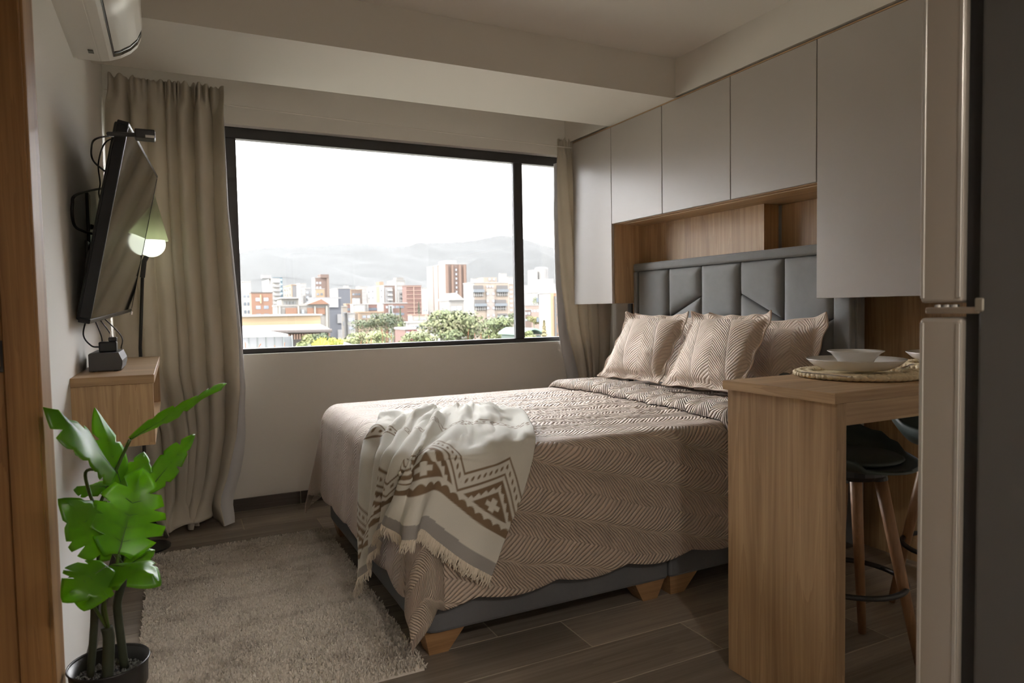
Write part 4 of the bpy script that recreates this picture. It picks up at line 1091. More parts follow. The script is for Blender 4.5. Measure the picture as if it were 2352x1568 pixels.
# ================================================================ THE CITY OUTSIDE
GZ = -16.0
M_GROUND = plain('town_ground', (.135, .135, .115), .95, var=.3, vscale=.02)
bm = NB(); vs = [bm.verts.new(p) for p in ((-9000, 12, GZ), (9000, 12, GZ), (9000, 9000, GZ), (-9000, 9000, GZ))]; bm.faces.new(vs)
o = obj('ground', bm, M_GROUND, origin=(0, 400, GZ)); o['kind'] = 'structure'
CM = {}
def cm_(c, rough=.85, **k):
    key = (c, rough)
    if key not in CM: CM[key] = plain('facade_%d' % len(CM), tuple(v * (.15 if min(c) > .3 else .27) for v in c), rough, var=.12, vscale=.35, **k)
    return CM[key]
WHT, OFF, GRY, CONC = (.42, .41, .40), (.33, .32, .30), (.20, .20, .205), (.19, .18, .165)
BRK, BRN, RED, TAN = (.17, .075, .036), (.105, .062, .045), (.115, .048, .034), (.22, .15, .09)
NAVY, BLUE, BEI, YEL, ORG = (.055, .062, .080), (.045, .095, .125), (.25, .20, .155), (.30, .215, .115), (.26, .125, .055)
M_CWIN = plain('far_window_glass', (.035, .042, .05), .15, spec=.6); M_CGLASS = plain('far_blue_glass', (.03, .085, .115), .15, spec=.6)
def X(px, Y): return ony(px, 690, Y).x
def Z(px, py, Y): return ony(px, py, Y).z
def bld(name, label, pl_, pf, pr, pt, Y, front, side=None, zb=GZ, group=None, cat='building', roof=None, depth=None):
    """box building: front face between pixels pf..pr at distance Y, left face reaching back to pixel pl_"""
    x0, x1 = X(pf, Y), X(pr, Y); zt = Z((pf + pr) / 2, pt, Y)
    if depth is None:
        depth = max(6.0, (onx(pl_, 690, x0).y - Y)) if pl_ < pf - 1 else max(8.0, (x1 - x0) * .7)
        depth = min(depth, 60.0)
    t = thing(name, label, cat, ((x0 + x1) / 2, Y, zb), group)
    t['_'] = 0; del t['_']
    fm = cm_(front); smt = cm_(side or front)
    th = .6
    obj('front_wall', B(x0 + th, x1, Y, Y + th, zb, zt), fm, t)
    obj('side_wall', B(x0, x0 + th, Y, Y + depth, zb, zt), smt, t)
    obj('rear_block', B(x0 + th, x1, Y + th, Y + depth, zb, zt - .3), fm, t)
    obj('roof_edge', B(x0 - .15, x1 + .15, Y - .15, Y + depth + .15, zt, zt + .5), cm_(roof or (side or front)), t)
    return t, x0, x1, zt, Y, depth
_wc = {}
def box_part(name, parent, x0, x1, y0, y1, z0, z1, mat):
    key = (name, round(x1 - x0, 2), round(y1 - y0, 2), round(z1 - z0, 2), mat.name)
    if key not in _wc:
        b = B(-(x1 - x0) / 2, (x1 - x0) / 2, -(y1 - y0) / 2, (y1 - y0) / 2, -(z1 - z0) / 2, (z1 - z0) / 2); bmesh.ops.recalc_face_normals(b, faces=b.faces)
        me = bpy.data.meshes.new(name); b.to_mesh(me); b.free(); me.materials.append(mat); _wc[key] = me
    o = bpy.data.objects.new(name, _wc[key]); o.location = Vector(((x0 + x1) / 2, (y0 + y1) / 2, (z0 + z1) / 2)) - wloc(parent)
    return put(o, parent)
def wins(bd, rows, cols, w, h, top=1.2, pitch=3.1, inset=.12, mat=None, skip=(), xr=(0, 1)):
    t, x0, x1, zt, Y, dp = bd; mat = mat or M_CWIN; a, b = lerp(x0, x1, xr[0]), lerp(x0, x1, xr[1])
    for r in range(rows):
        for c in range(cols):
            if (r, c) in skip: continue
            xc = lerp(a, b, inset + (1 - 2 * inset) * (c + .5) / cols); z1 = zt - top - r * pitch
            box_part('window', t, xc - w / 2, xc + w / 2, Y - .08, Y + .3, z1 - h, z1, mat)
def swins(bd, rows, cols, w, h, top=1.2, pitch=3.1, mat=None):
    t, x0, x1, zt, Y, dp = bd; mat = mat or M_CWIN
    for r in range(rows):
        for c in range(cols):
            yc = Y + dp * (c + .5) / cols; z1 = zt - top - r * pitch
            box_part('window', t, x0 - .08, x0 + .3, yc - w / 2, yc + w / 2, z1 - h, z1, mat)
CITY = 'city buildings beyond the window'
# --- far rows
b = bld('tower_block', 'white tower block at the left edge of the window view with small windows', 553, 556, 577, 648, 330, OFF, WHT); wins(b, 6, 2, 1.0, 1.5, 1.8, 3.6)
b = bld('apartment_building', 'orange brick building with two columns of windows at the far left of the city', 577, 577.5, 626, 673, 300, BRK, BRK, roof=(.06, .05, .045)); wins(b, 3, 2, 1.9, 1.4, 1.9, 3.3)
box_part('downpipe', b[0], lerp(b[1], b[2], .40), lerp(b[1], b[2], .47), 299.7, 300, b[3] - 4.2, b[3] - .7, cm_((.40, .27, .14)))
b = bld('tower_block', 'tall plain white tower with balconies left of the blue glass tower', 590, 626, 644, 640, 520, OFF, WHT)
for k in range(9): box_part('balcony', b[0], b[1] + .8, b[2] + .6, 518.6, 520, b[3] - 3 - 3.1 * k, b[3] - 2 - 3.1 * k, cm_(GRY))
box_part('lift_house', b[0], X(604, 526), X(624, 526), 526, 534, b[3] + .5, b[3] + 3.2, cm_(GRY))
b = bld('glass_tower', 'narrow blue glass tower behind the white tower at the left', 628, 628.5, 650, 638, 575, BLUE, BLUE)
for k in range(8): box_part('glass_band', b[0], b[1] + .5, b[2] - .3, 574.7, 575, b[3] - 2.4 - 3.6 * k, b[3] - .8 - 3.6 * k, M_CGLASS)
b = bld('office_building', 'tan building with dark grey front beside the blue glass tower', 652, 670, 682, 655, 420, (.10, .10, .105), TAN); swins(b, 3, 3, 3.2, 1.2, 1.5, 3.4)
b = bld('tower_block', 'hazy white apartment block behind the tan building', 677, 690, 704, 651, 720, WHT, WHT); wins(b, 5, 2, 1.5, 1.4, 2.5, 3.6, mat=cm_(GRY))
b = bld('tower_block', 'brown brick tower with stepped top left of the dark blue block', 717, 724, 757, 638, 520, BRN, WHT); wins(b, 7, 2, 1.5, 1.5, 3.0, 3.4, xr=(0, .55))
box_part('parapet', b[0], X(738, 519), X(757, 519), 519, 530, b[3], b[3] + 2.6, cm_(BRN)); box_part('pier', b[0], X(752, 519.4), X(757, 519.4), 519.2, 520, GZ, b[3] + 1.5, cm_((.15, .10, .075)))
b = bld('apartment_building', 'small ochre building in front of the brown brick tower', 721, 724, 746, 664, 430, (.27, .19, .11), WHT)
wins(b, 2, 2, 1.4, 1.3, 2.4, 3.2)
b = bld('apartment_building', 'small pale grey cube building left of the ochre building', 698, 700, 713, 663, 440, GRY, OFF); wins(b, 3, 1, 1.6, 1.4, 1.6, 3.0)
b = bld('office_building', 'dark navy block with white side wall in mid distance', 758, 775, 805, 663, 400, NAVY, WHT)
box_part('rooftop_box', b[0], X(795, 402), X(802, 402), 402, 408, b[3] + .5, b[3] + 2, cm_(WHT))
b = bld('apartment_building', 'low brown building to the right of the navy block', 803, 806, 832, 666, 470, (.14, .095, .07), TAN); wins(b, 2, 3, 1.5, 1.4, 2.2, 3.2)
b = bld('tower_block', 'hazy white apartment block above the red roofs', 818, 826, 846, 658, 690, WHT, WHT); wins(b, 4, 3, 1.6, 1.4, 2.0, 3.4, mat=cm_(GRY))
b = bld('apartment_building', 'white apartment building with brown balcony front in the middle of the city', 843, 882, 908, 656, 430, BRN, WHT); swins(b, 3, 4, 1.6, 1.3, 2.2, 4.2)
box_part('grey_bay', b[0], X(886, 429), X(902, 429), 429, 430, GZ, b[3] - 1.0, cm_(GRY)); 
for k in range(6): box_part('balcony', b[0], X(892, 427.6), X(902, 427.6), 427.4, 429, b[3] - 3.5 - 3.0 * k, b[3] - 2.5 - 3.0 * k, cm_(OFF))
box_part('stair_tower', b[0], X(872, 440), X(882, 440), 440, 448, GZ, b[3] + 3, cm_(TAN))
b = bld('tower_block', 'white and grey tower with dark balconies left of the gridded brick block', 890, 911, 931, 644, 480, (.22, .215, .20), WHT)
wins(b, 7, 2, 2.1, 1.5, 1.6, 3.3); box_part('roof_room', b[0], X(912, 484), X(928, 484), 484, 492, b[3] + .5, b[3] + 2.4, cm_(CONC))
box_part('white_bay', b[0], X(915, 478), X(936, 478), 478, 479.9, GZ, Z(925, 668, 478), cm_(WHT))
for k in range(6): box_part('balcony', b[0], X(920, 476.6), X(928, 476.6), 476.6, 478, Z(925, 672, 478) - 3.0 * k - 1.0, Z(925, 672, 478) - 3.0 * k, cm_((.10, .10, .10)))
b = bld('apartment_building', 'red brick block with pale grid of bands in mid distance', 933, 934, 968, 657, 380, RED, RED)
for k in range(9): box_part('band', b[0], b[1], b[2], 379.75, 380, b[3] - 2.4 * k - .35, b[3] - 2.4 * k, cm_((.26, .17, .13)))
box_part('pier', b[0], lerp(b[1], b[2], .46), lerp(b[1], b[2], .52), 379.7, 380, GZ, b[3], cm_((.26, .17, .13)))
b = bld('apartment_building', 'slim white building between the gridded brick block and the big tower', 968, 970, 983, 662, 425, OFF, WHT); wins(b, 6, 2, 1.0, 1.4, 1.6, 3.0)
b = bld('tower_block', 'big brown and white residential tower standing highest in the city view', 982, 1024, 1073, 607, 450, BRN, WHT)
tw = b
for a, c in ((.0, .12), (.27, .36), (.62, .72), (.84, .95)): box_part('brick_pier', b[0], lerp(b[1], b[2], a) + .02, lerp(b[1], b[2], c), 448.9, 450, GZ, b[3] - .4, cm_((.145, .083, .055)))
for a in (.47,):
    for k in range(11): box_part('window', b[0], lerp(b[1], b[2], a), lerp(b[1], b[2], a) + 1.2, 449.8, 450.3, b[3] - 4.5 - 3.1 * k, b[3] - 3.1 - 3.1 * k, M_CWIN)
for f in (.36, .62): box_part('recess_strip', b[0], b[1] - .15, b[1] + .3, 450 + b[5] * f, 450 + b[5] * f + 1.3, GZ, b[3] - .3, cm_((.16, .085, .05)))
box_part('penthouse', b[0], X(1026, 455), X(1050, 455), 455, 470, b[3] + .5, b[3] + 3.0, cm_(OFF))
b = bld('tower_block', 'distant cluster of white high-rises behind the beige apartment block', 1146, 1150, 1165, 628, 950, WHT, WHT); wins(b, 5, 2, 2, 2, 3, 5, mat=cm_(OFF))
b = bld('tower_block', 'second distant white high-rise right of the white cluster', 1166, 1168, 1186, 636, 980, WHT, WHT); wins(b, 4, 2, 2, 2, 3, 5, mat=cm_(OFF))
b = bld('tower_block', 'distant low white block seen over the roof of the beige apartments', 1082, 1086, 1112, 640, 900, WHT, WHT); wins(b, 2, 4, 2, 2, 2, 4, mat=cm_(OFF))
b = bld('apartment_building', 'tan apartment block partly behind the window mullion', 1165, 1167, 1190, 652, 420, (.20, .16, .125), OFF); wins(b, 8, 2, 2.0, 1.5, 1.6, 3.1)
b = bld('apartment_building', 'white apartment rows in the right window pane beneath the round tower', 1203, 1205, 1226, 657, 520, OFF, WHT)
for k in range(7): box_part('window_band', b[0], b[1] + .8, b[2] - .8, 519.8, 520.2, b[3] - 3.0 - 3.2 * k, b[3] - 1.6 - 3.2 * k, M_CWIN)
# round tower
rt_ = thing('round_tower', 'round grey and white residential tower in the right window pane', 'building', (X(1248, 700), 700, GZ)); zt_r = Z(1246, 616, 700)
obj('drum', lathe([(.01, GZ), (8.0, GZ), (8.0, zt_r), (5.5, zt_r + 1.5), (.01, zt_r + 1.6)], (X(1250, 700), 706, 0), 28), cm_((.24, .235, .23)), rt_)
for k in range(6):
    a = PI + .35 + k * .42; xx, yy_ = X(1250, 700) + 8.0 * math.cos(a), 706 + 8.0 * math.sin(a)
    box_part('pier', rt_, xx - .5, xx + .5, yy_ - .5, yy_ + .5, GZ, zt_r - .5, cm_(OFF if k < 3 else GRY))
box_part('slab_wing', rt_, X(1226, 698), X(1236, 698), 698, 712, GZ, zt_r - 2.0, cm_(WHT))
for k in range(9): box_part('window', rt_, X(1230, 697.8), X(1233, 697.8), 697.8, 698.2, zt_r - 6.5 - 3.6 * k, zt_r - 4.8 - 3.6 * k, M_CWIN)
# beige apartments with blue balconies
b = bld('apartment_building', 'beige four-storey apartment block with blue-grey balconies behind the trees', 1065, 1088, 1168, 650, 300, BEI, WHT)
ab = b; px0, px1 = 1088, 1168
for (pa, pb2, py0, py1) in ((1088, 1111, 655, 681), (1142, 1167, 655, 680), (1091, 1116, 688, 713), (1137, 1163, 688, 712), (1143, 1165, 720, 735)):
    xa, xb, za, zb2 = X(pa, 299.5), X(pb2, 299.5), Z(pa, py0, 299.5), Z(pa, py1, 299.5)
    H_ = za - zb2
    box_part('balcony_recess', b[0], xa, xb, 299.7, 300.1, zb2, za, cm_((.085, .08, .078)))
    box_part('balcony_front', b[0], xa - .2, xb + .2, 298.6, 299.6, za - H_ * .62, za - H_ * .36, cm_((.115, .135, .155)))
    for k in range(5): box_part('window_post', b[0], lerp(xa, xb, (k + .5) / 5) - .12, lerp(xa, xb, (k + .5) / 5) + .12, 299.45, 299.69, zb2, za - H_ * .64, cm_(OFF))
    box_part('railing', b[0], xa, xb, 299.3, 299.42, zb2 + H_ * .1, zb2 + H_ * .14, cm_(OFF))
box_part('stair_strip', b[0], X(1118, 299.4), X(1136, 299.4), 299.4, 300, GZ, Z(1125, 662, 299.4), cm_((.24, .205, .185)))
for r in range(4):
    for pxx in (1118, 1131): box_part('window', b[0], X(pxx, 299.2), X(pxx + 5, 299.2), 299.2, 299.39, Z(pxx, 672 + 16.5 * r + 5, 299.2), Z(pxx, 672 + 16.5 * r, 299.2), M_CWIN)
for k in range(3): box_part('window', b[0], X(1118 + 6 * k, 299.1), X(1122 + 6 * k, 299.1), 299.1, 299.38, Z(1118, 660, 299.1), Z(1118, 655.5, 299.1), M_CWIN)
box_part('roof_house', b[0], X(1112, 306), X(1142, 306), 306, 314, b[3] + .5, Z(1125, 637, 306), cm_(BEI))
for k in range(2): box_part('window', b[0], X(1123 + 10 * k, 305.8), X(1128 + 10 * k, 305.8), 305.8, 306.2, Z(1125, 644, 306), Z(1125, 639, 306), M_CWIN)
# --- middle rows
b = bld('house', 'grey gabled house with white side wall between the big tower and the trees', 1010, 1031, 1065, 692, 262, CONC, WHT); wins(b, 2, 2, 2.2, 1.8, 2.0, 3.4)
bm = NB(); xa, xb, zz = b[1] - .4, b[2] + .4, b[3] + .5
add_prism(bm, [(xa, zz), (xb, zz), ((xa + xb) / 2, zz + 3.0)], (261.4, 275), lambda u, v, w: Vector((u, w, v))); obj('gable_roof', bm, cm_((.26, .25, .24)), b[0])
b = bld('row_building', 'unfinished concrete frame building with brick infill in the left foreground', 636, 636.5, 756, 703, 205, CONC, CONC)
for pa, pb2 in ((655, 682), (705, 720), (724, 746)):
    box_part('brick_panel', b[0], X(pa, 204.7), X(pb2, 204.7), 204.7, 205, Z(pa, 722, 204.7), Z(pa, 707, 204.7), cm_(BRK))
for pa in (640, 683, 721, 748): box_part('column', b[0], X(pa, 204.5), X(pa + 3.5, 204.5), 204.4, 205, GZ, b[3], cm_((.27, .255, .225)))
box_part('window', b[0], X(692, 204.6), X(698, 204.6), 204.6, 205.1, Z(692, 720, 204.6), Z(692, 711, 204.6), M_CWIN)
box_part('roof_room', b[0], X(646, 209), X(686, 209), 209, 218, b[3] + .5, Z(660, 686, 209), cm_((.25, .24, .21)))
for k in range(4): box_part('window', b[0], X(651 + 7.5 * k, 208.8), X(657 + 7.5 * k, 208.8), 208.8, 209.2, Z(655, 700, 209), Z(655, 692, 209), cm_((.15, .155, .15)))
box_part('roof_slab', b[0], X(643, 208.5), X(689, 208.5), 208, 219, Z(660, 686, 209), Z(660, 682.5, 209), cm_(WHT))
bm = NB(); add_prism(bm, [(X(705, 204), b[3] + .5), (X(756, 204), b[3] + .5), (X(738, 204), b[3] + 2.0)], (204, 214), lambda u, v, w: Vector((u, w, v))); obj('brick_gable', bm, cm_(BRK), b[0])
b = bld('apartment_building', 'lilac-grey and navy building with white panels left of the big dark tree', 717, 718, 783, 686, 235, NAVY, GRY)
box_part('upper_cladding', b[0], X(717, 234.6), X(777, 234.6), 234.6, 235, Z(740, 706, 235), b[3], cm_((.27, .27, .285)))
for a, c in ((721, 742), (757, 778)): box_part('white_panel', b[0], X(774.5, 234.5), X(783, 234.5), 234.4, 235, Z(778, c, 234.5), Z(778, a, 234.5), cm_((.34, .34, .35)))
b = bld('row_building', 'narrow tan building right of the lilac-grey building', 782, 783.5, 797, 705, 262, (.19, .155, .12), CONC); wins(b, 2, 1, 1.2, 1.6, 2.0, 3.4)
b = bld('row_building', 'small red brick building under the low brown building', 793, 795, 812, 699, 345, RED, TAN); wins(b, 2, 2, 1.3, 1.3, 1.8, 3.2)
b = bld('row_building', 'white stepped house among the red roofs', 808, 811, 836, 700, 318, OFF, WHT); wins(b, 3, 2, 1.4, 1.2, 1.4, 3.0)
box_part('stair_tower', b[0], X(816, 320), X(827, 320), 320, 326, GZ, Z(820, 685, 320), cm_(WHT))
b = bld('row_building', 'white cube house at the left side of the big dark tree', 795, 797, 814, 721, 238, OFF, WHT); wins(b, 4, 2, 1.0, 1.1, 1.4, 3.0)
b = bld('row_building', 'red brick house with white corner right of the stepped house', 836, 843, 868, 699, 322, RED, OFF)
wins(b, 2, 3, 1.3, 1.2, 1.6, 3.0)
b = bld('row_building', 'long red brick building behind the pointed conifers', 866, 878, 935, 697, 300, (.125, .056, .038), WHT); wins(b, 2, 4, 1.8, 1.1, 1.0, 3.2)
box_part('grey_bay', b[0], X(893, 299), X(902, 299), 299, 300, GZ, Z(897, 700, 299), cm_(GRY))
b = bld('row_building', 'low ochre wall house under the big dark tree', 822, 823, 880, 718, 262, (.16, .115, .075), TAN); wins(b, 1, 4, 1.4, 1.0, 1.0)
b = bld('row_building', 'low white houses with clay roofs left of the big tower base', 936, 946, 984, 724, 330, (.34, .28, .24), WHT, roof=(.28, .16, .11)); wins(b, 1, 4, 1.5, 1.2, 1.2)
b = bld('row_building', 'low white roofed house above the red kiosk', 930, 934, 980, 742, 205, (.33, .31, .29), WHT, roof=WHT); wins(b, 1, 3, 1.2, 1.0, .8)
b = bld('kiosk', 'small red building with white roof below the white houses', 928, 929, 956, 757, 150, (.19, .030, .035), RED, roof=WHT, cat='building'); wins(b, 1, 3, 1.0, .8, .4)
b = bld('row_building', 'low white and brick houses in the right window pane above the yellow-green tree', 1200, 1204, 1243, 702, 340, (.24, .17, .14), WHT, roof=WHT); wins(b, 1, 4, 1.6, 1.4, 2.2)
b = bld('row_building', 'brown brick house low in the right window pane beside the mullion', 1196, 1203, 1220, 712, 300, BRN, WHT); wins(b, 2, 2, 1.2, 1.2, 1.0)
# white and orange building at the right edge
b = bld('apartment_building', 'white building with orange brick front and black grid at the right edge', 1243, 1264, 1322, 673, 150, ORG, WHT)
t = b[0]
box_part('pale_margin', t, b[1], X(1272, 149.8), 149.7, 150, GZ, b[3], cm_((.30, .19, .10)))
box_part('black_post', t, X(1273.5, 149.5), X(1277.5, 149.5), 149.4, 150, GZ, Z(1275, 680, 149.5), cm_((.03, .03, .033), .6))
for py in (699, 721, 743, 765, 787): box_part('black_rail', t, X(1277.5, 149.5), X(1322, 149.5), 149.45, 150, Z(1290, py + 1.3, 149.5), Z(1290, py - 1.3, 149.5), cm_((.03, .03, .033), .6))
box_part('upper_storey', t, X(1262, 156), X(1322, 156), 156, 170, b[3] + .5, Z(1275, 651, 156), cm_(WHT))
box_part('roof_room', t, X(1252, 176), X(1272, 176), 176, 184, b[3] + .5, Z(1262, 640, 176), cm_(WHT))
box_part('brick_pier', t, X(1283, 155.6), X(1290, 155.6), 155.4, 156, b[3] + .5, Z(1285, 656, 156), cm_(BRK))
for py in (684, 728): box_part('window', t, b[1] - .1, b[1] + .3, 156, 157.2, Z(1252, py + 10, 160), Z(1252, py, 160), M_CWIN)
# arched green awning
aw = thing('green_awning', 'arched green and white market roof low in the right window pane', 'roof', (X(1226, 118), 118, GZ))
bm = NB(); xa, xb = X(1203, 118), X(1250, 118)
add_prism(bm, [(lerp(xa, xb, k / 12), Z(1225, 757, 118) + 1.1 * math.sin(PI * k / 12) - .8) for k in range(13)] + [(lerp(xa, xb, k / 12), Z(1225, 757, 118) + 1.1 * math.sin(PI * k / 12) - 1.1) for k in range(12, -1, -1)], (118, 130), lambda u, v, w: Vector((u, w, v)))
obj('roof_sheet', bm, cm_((.16, .26, .21)), aw); box_part('wall', aw, xa + .3, xb - .3, 119, 129, GZ, Z(1225, 757, 118) - 1.2, cm_((.05, .09, .075)))
# --- near roofs on the left
Y1 = 46
nb_ = thing('yellow_building', 'yellow rendered parapet with white coping at lower left of the window', 'building', (X(640, Y1), Y1, GZ))
xa, xb = X(540, Y1), X(735, Y1)
box_part('yellow_wall', nb_, xa, xb, Y1, Y1 + 9, GZ, Z(640, 726, Y1), cm_(YEL)); box_part('coping', nb_, xa, xb + .1, Y1 - .15, Y1 + 9, Z(640, 726, Y1), Z(640, 722.5, Y1), cm_(WHT))
rf = thing('tiled_eave_roof', 'white sheet roof with dark wooden eave below the yellow parapet', 'roof', (X(650, 40), 40, GZ))
ra, rb, rc, rd = ony(548, 748, 45.5), ony(735, 744, 45.5), ony(762, 757, 37), ony(548, 764, 37)
bm = NB(); vs = [bm.verts.new(p) for p in (ra, rb, rc, rd)] + [bm.verts.new(p - Vector((0, 0, .12))) for p in (ra, rb, rc, rd)]
for q in ((0, 1, 2, 3), (7, 6, 5, 4), (0, 4, 5, 1), (1, 5, 6, 2), (2, 6, 7, 3), (3, 7, 4, 0)): bm.faces.new([vs[k] for k in q])
obj('roof_sheet', bm, cm_((.40, .40, .40)), rf)
fa, fb = ony(614, 762, 36.9), ony(762, 759, 36.9)
obj('fascia', tube([fa, fb], .10, 6), cm_((.045, .032, .026)), rf)
for k in range(16):
    x = lerp(ony(662, 766, 37.4).x, fb.x - .1, k / 15); obj('rafter_end', B(x - .045, x + .045, 37.1, 38.6, fb.z - .38 - .01 * (15 - k) / 4, fb.z - .13), cm_((.14, .075, .04)), rf)
box_part('house_wall', rf, X(600, 39), X(735, 39), 39, 45, GZ, ony(700, 766, 39).z, cm_((.055, .045, .038)))
an = thing('awning', 'white slanted awning over a grey glass wall at the lower left window corner', 'awning', (X(600, 30), 30, GZ))
p = [ony(548, 758, 33), ony(620, 760, 33), ony(662, 767, 28), ony(662, 770, 28), ony(548, 771, 27)]
bm = NB(); top_ = [bm.verts.new(q) for q in (p[0], p[1], p[2], ony(548, 769, 27.5))]; lo_ = [bm.verts.new(v.co - Vector((0, 0, .1))) for v in top_]
bm.faces.new(top_); bm.faces.new(lo_[::-1])
for k in range(4): bm.faces.new((top_[k], lo_[k], lo_[(k + 1) % 4], top_[(k + 1) % 4]))
obj('sheet', bm, cm_((.44, .43, .41)), an)
gx = [X(548 + 20 * k, 29) for k in range(7)]
for k in range(6): box_part('glass_panel', an, gx[k] + .02, gx[k + 1] - .02, 29, 29.05, ony(600, 830, 29).z, ony(600, 774, 29).z, cm_((.12, .13, .135), .25))
for k in range(7): box_part('post', an, gx[k] - .02, gx[k] + .02, 28.97, 29.08, GZ, ony(600, 772, 29).z, cm_((.22, .25, .24)))
br_ = thing('blue_sheet_roof', 'blue-grey sloping sheet roof below the lilac-grey building', 'roof', (X(780, 60), 60, GZ))
bm = NB(); p = [ony(745, 776, 64), ony(770, 778, 64), ony(815, 793, 56), ony(750, 793, 56)]; a = [bm.verts.new(q) for q in p]; c = [bm.verts.new(q - Vector((0, 0, .2))) for q in p]
bm.faces.new(a); bm.faces.new(c[::-1])
for k in range(4): bm.faces.new((a[k], c[k], c[(k + 1) % 4], a[(k + 1) % 4]))
obj('sheet', bm, cm_((.15, .165, .19)), br_); box_part('wall', br_, X(750, 60), X(800, 60), 60, 63, GZ, ony(770, 792, 60).z, cm_(GRY))

# --- trees
def tree(name, label, px, py_top, py_bot, Y, wpx, cols, seed, n=1500, conifer=False, clumps=14, ls=1.0):
    rs = random.Random(seed); c = ony(px, (py_top + py_bot) / 2, Y); k = Y / F_PX * 1.05
    rx, rz = wpx / 2 * k, (py_bot - py_top) / 2 * k
    t = thing(name, label, 'tree', (c.x, Y, GZ), 'trees outside the window')
    obj('trunk', tube([(c.x, Y, GZ), (c.x + .2, Y, (GZ + c.z) / 2), (c.x, Y, c.z)], [.45, .36, .15], 8), M_TRUNK, t)
    verts = []; faces = []; mi = []
    cl_ = []
    if not conifer:
        for _ in range(clumps):
            a = rs.uniform(0, 6.28); e = rs.uniform(-.75, 1.0); r = rs.uniform(.3, .72) * math.sqrt(max(0, 1 - e * e * .8))
            cl_.append((Vector((r * math.cos(a) * rx, r * math.sin(a) * rx * .8, e * .70 * rz)), rs.uniform(.26, .46)))
    s0 = .045 * min(rx, rz) * ls + .10
    for q in range(n):
        if conifer:
            h = rs.random() ** .8; a = rs.uniform(0, 6.28); r = (1 - h) * rx * rs.uniform(.55, 1.05) * (.75 + .25 * math.sin(h * 38))
            p = Vector((r * math.cos(a), r * math.sin(a), -rz + 2 * rz * h)); ci = rs.randrange(len(cols)); n_ = Vector((math.cos(a), math.sin(a), .5))
        else:
            ci = rs.randrange(len(cl_)); cc, cr2 = cl_[ci]
            d = Vector((rs.gauss(0, 1), rs.gauss(0, 1), rs.gauss(0, 1))).normalized()
            d.z = abs(d.z) * (1 if rs.random() < .75 else -1)
            p = cc + Vector((d.x * rx, d.y * rx, d.z * rz)) * cr2 * rs.uniform(.78, 1.08); n_ = d; ci = (ci + (rs.random() < .25)) % len(cols)
        n_ = (n_ + Vector((rs.uniform(-.6, .6), rs.uniform(-.6, .6), rs.uniform(-.3, .6)))).normalized()
        u = n_.orthogonal().normalized(); w = n_.cross(u); a = rs.uniform(0, 6.28); u, w = u * math.cos(a) + w * math.sin(a), w * math.cos(a) - u * math.sin(a)
        s = s0 * rs.uniform(.7, 1.6); b0 = len(verts)
        for du, dw in ((-1, 0), (0, -.6), (1, 0), (0, .6)): verts.append(tuple(c + p + u * du * s + w * dw * s))
        faces.append((b0, b0 + 1, b0 + 2, b0 + 3)); mi.append(ci)
    me = bpy.data.meshes.new('foliage'); me.from_pydata(verts, [], faces)
    for f, i in zip(me.polygons, mi): f.material_index = i
    fo = finish('foliage', me, [LM(cc) for cc in cols], t); fo['kind'] = 'stuff'
    return t
_lm = {}
def LM(c):
    if c not in _lm: _lm[c] = plain('foliage_%d' % len(_lm), tuple(v * .5 for v in c), .7, spec=.2)
    return _lm[c]
DK = ((.028, .040, .020), (.038, .052, .026), (.050, .062, .028)); MD = ((.050, .066, .028), (.066, .080, .034), (.075, .085, .038), (.085, .085, .044)); LT = ((.085, .105, .040), (.105, .122, .050), (.12, .125, .060)); OL = ((.085, .088, .032), (.11, .10, .036), (.065, .075, .028)); CNF = ((.028, .042, .028), (.035, .05, .03)); RUS = ((.12, .10, .045), (.10, .092, .05))
tree('tree', 'big dark evergreen tree in the middle of the window view', 868, 717, 772, 190, 128, DK + ((.06, .065, .03),), 1, 2600, clumps=20)
tree('tree', 'broad green tree in front of the beige apartment block', 1040, 708, 800, 120, 165, MD, 2, 3600, clumps=26)
tree('tree', 'green tree between the beige block and the window mullion', 1145, 727, 800, 136, 120, MD[:3] + LT[:1], 3, 2800, clumps=22)
tree('tree', 'light green tree below the big dark evergreen', 842, 758, 800, 105, 120, LT, 4, 2400, clumps=18)
tree('tree', 'pale green tree right of the rust flower stalks', 960, 762, 805, 100, 110, MD[1:] + LT[:2], 5, 2400, clumps=18)
tree('tree', 'olive green tree in the right window pane', 1226, 724, 752, 190, 52, OL, 6, 1500, clumps=12)
tree('tree', 'small bright green tree at the bottom of the right window pane', 1218, 757, 790, 90, 55, LT + OL[:1], 7, 1600, clumps=12)
tree('tree', 'distant green tree under the round tower', 1231, 682, 702, 420, 32, MD[:2] + LT[:1], 8, 700, clumps=9)
tree('conifer', 'pointed dark conifer left of its twin above the big dark tree', 898, 704, 745, 215, 17, CNF, 9, 700, True)
tree('conifer', 'pointed dark conifer right of its twin above the big dark tree', 920, 707, 770, 200, 18, DK[:2], 10, 800, True)
tree('conifer', 'slim dark conifer in front of the gridded brick block', 962, 692, 722, 316, 13, CNF, 11, 600, True)
tree('conifer', 'yellowish pointed conifer before the white and orange building', 1250, 734, 790, 80, 26, RUS, 12, 900, True)
tree('tree', 'small grey-green tree behind the mullion beside the beige block', 1176, 715, 745, 250, 26, DK[1:] + MD[:1], 13, 700, clumps=8)
tree('tree', 'feathery green tree hanging beside the conifers', 922, 735, 775, 163, 26, MD[:2] + LT[:1], 14, 800, clumps=8)
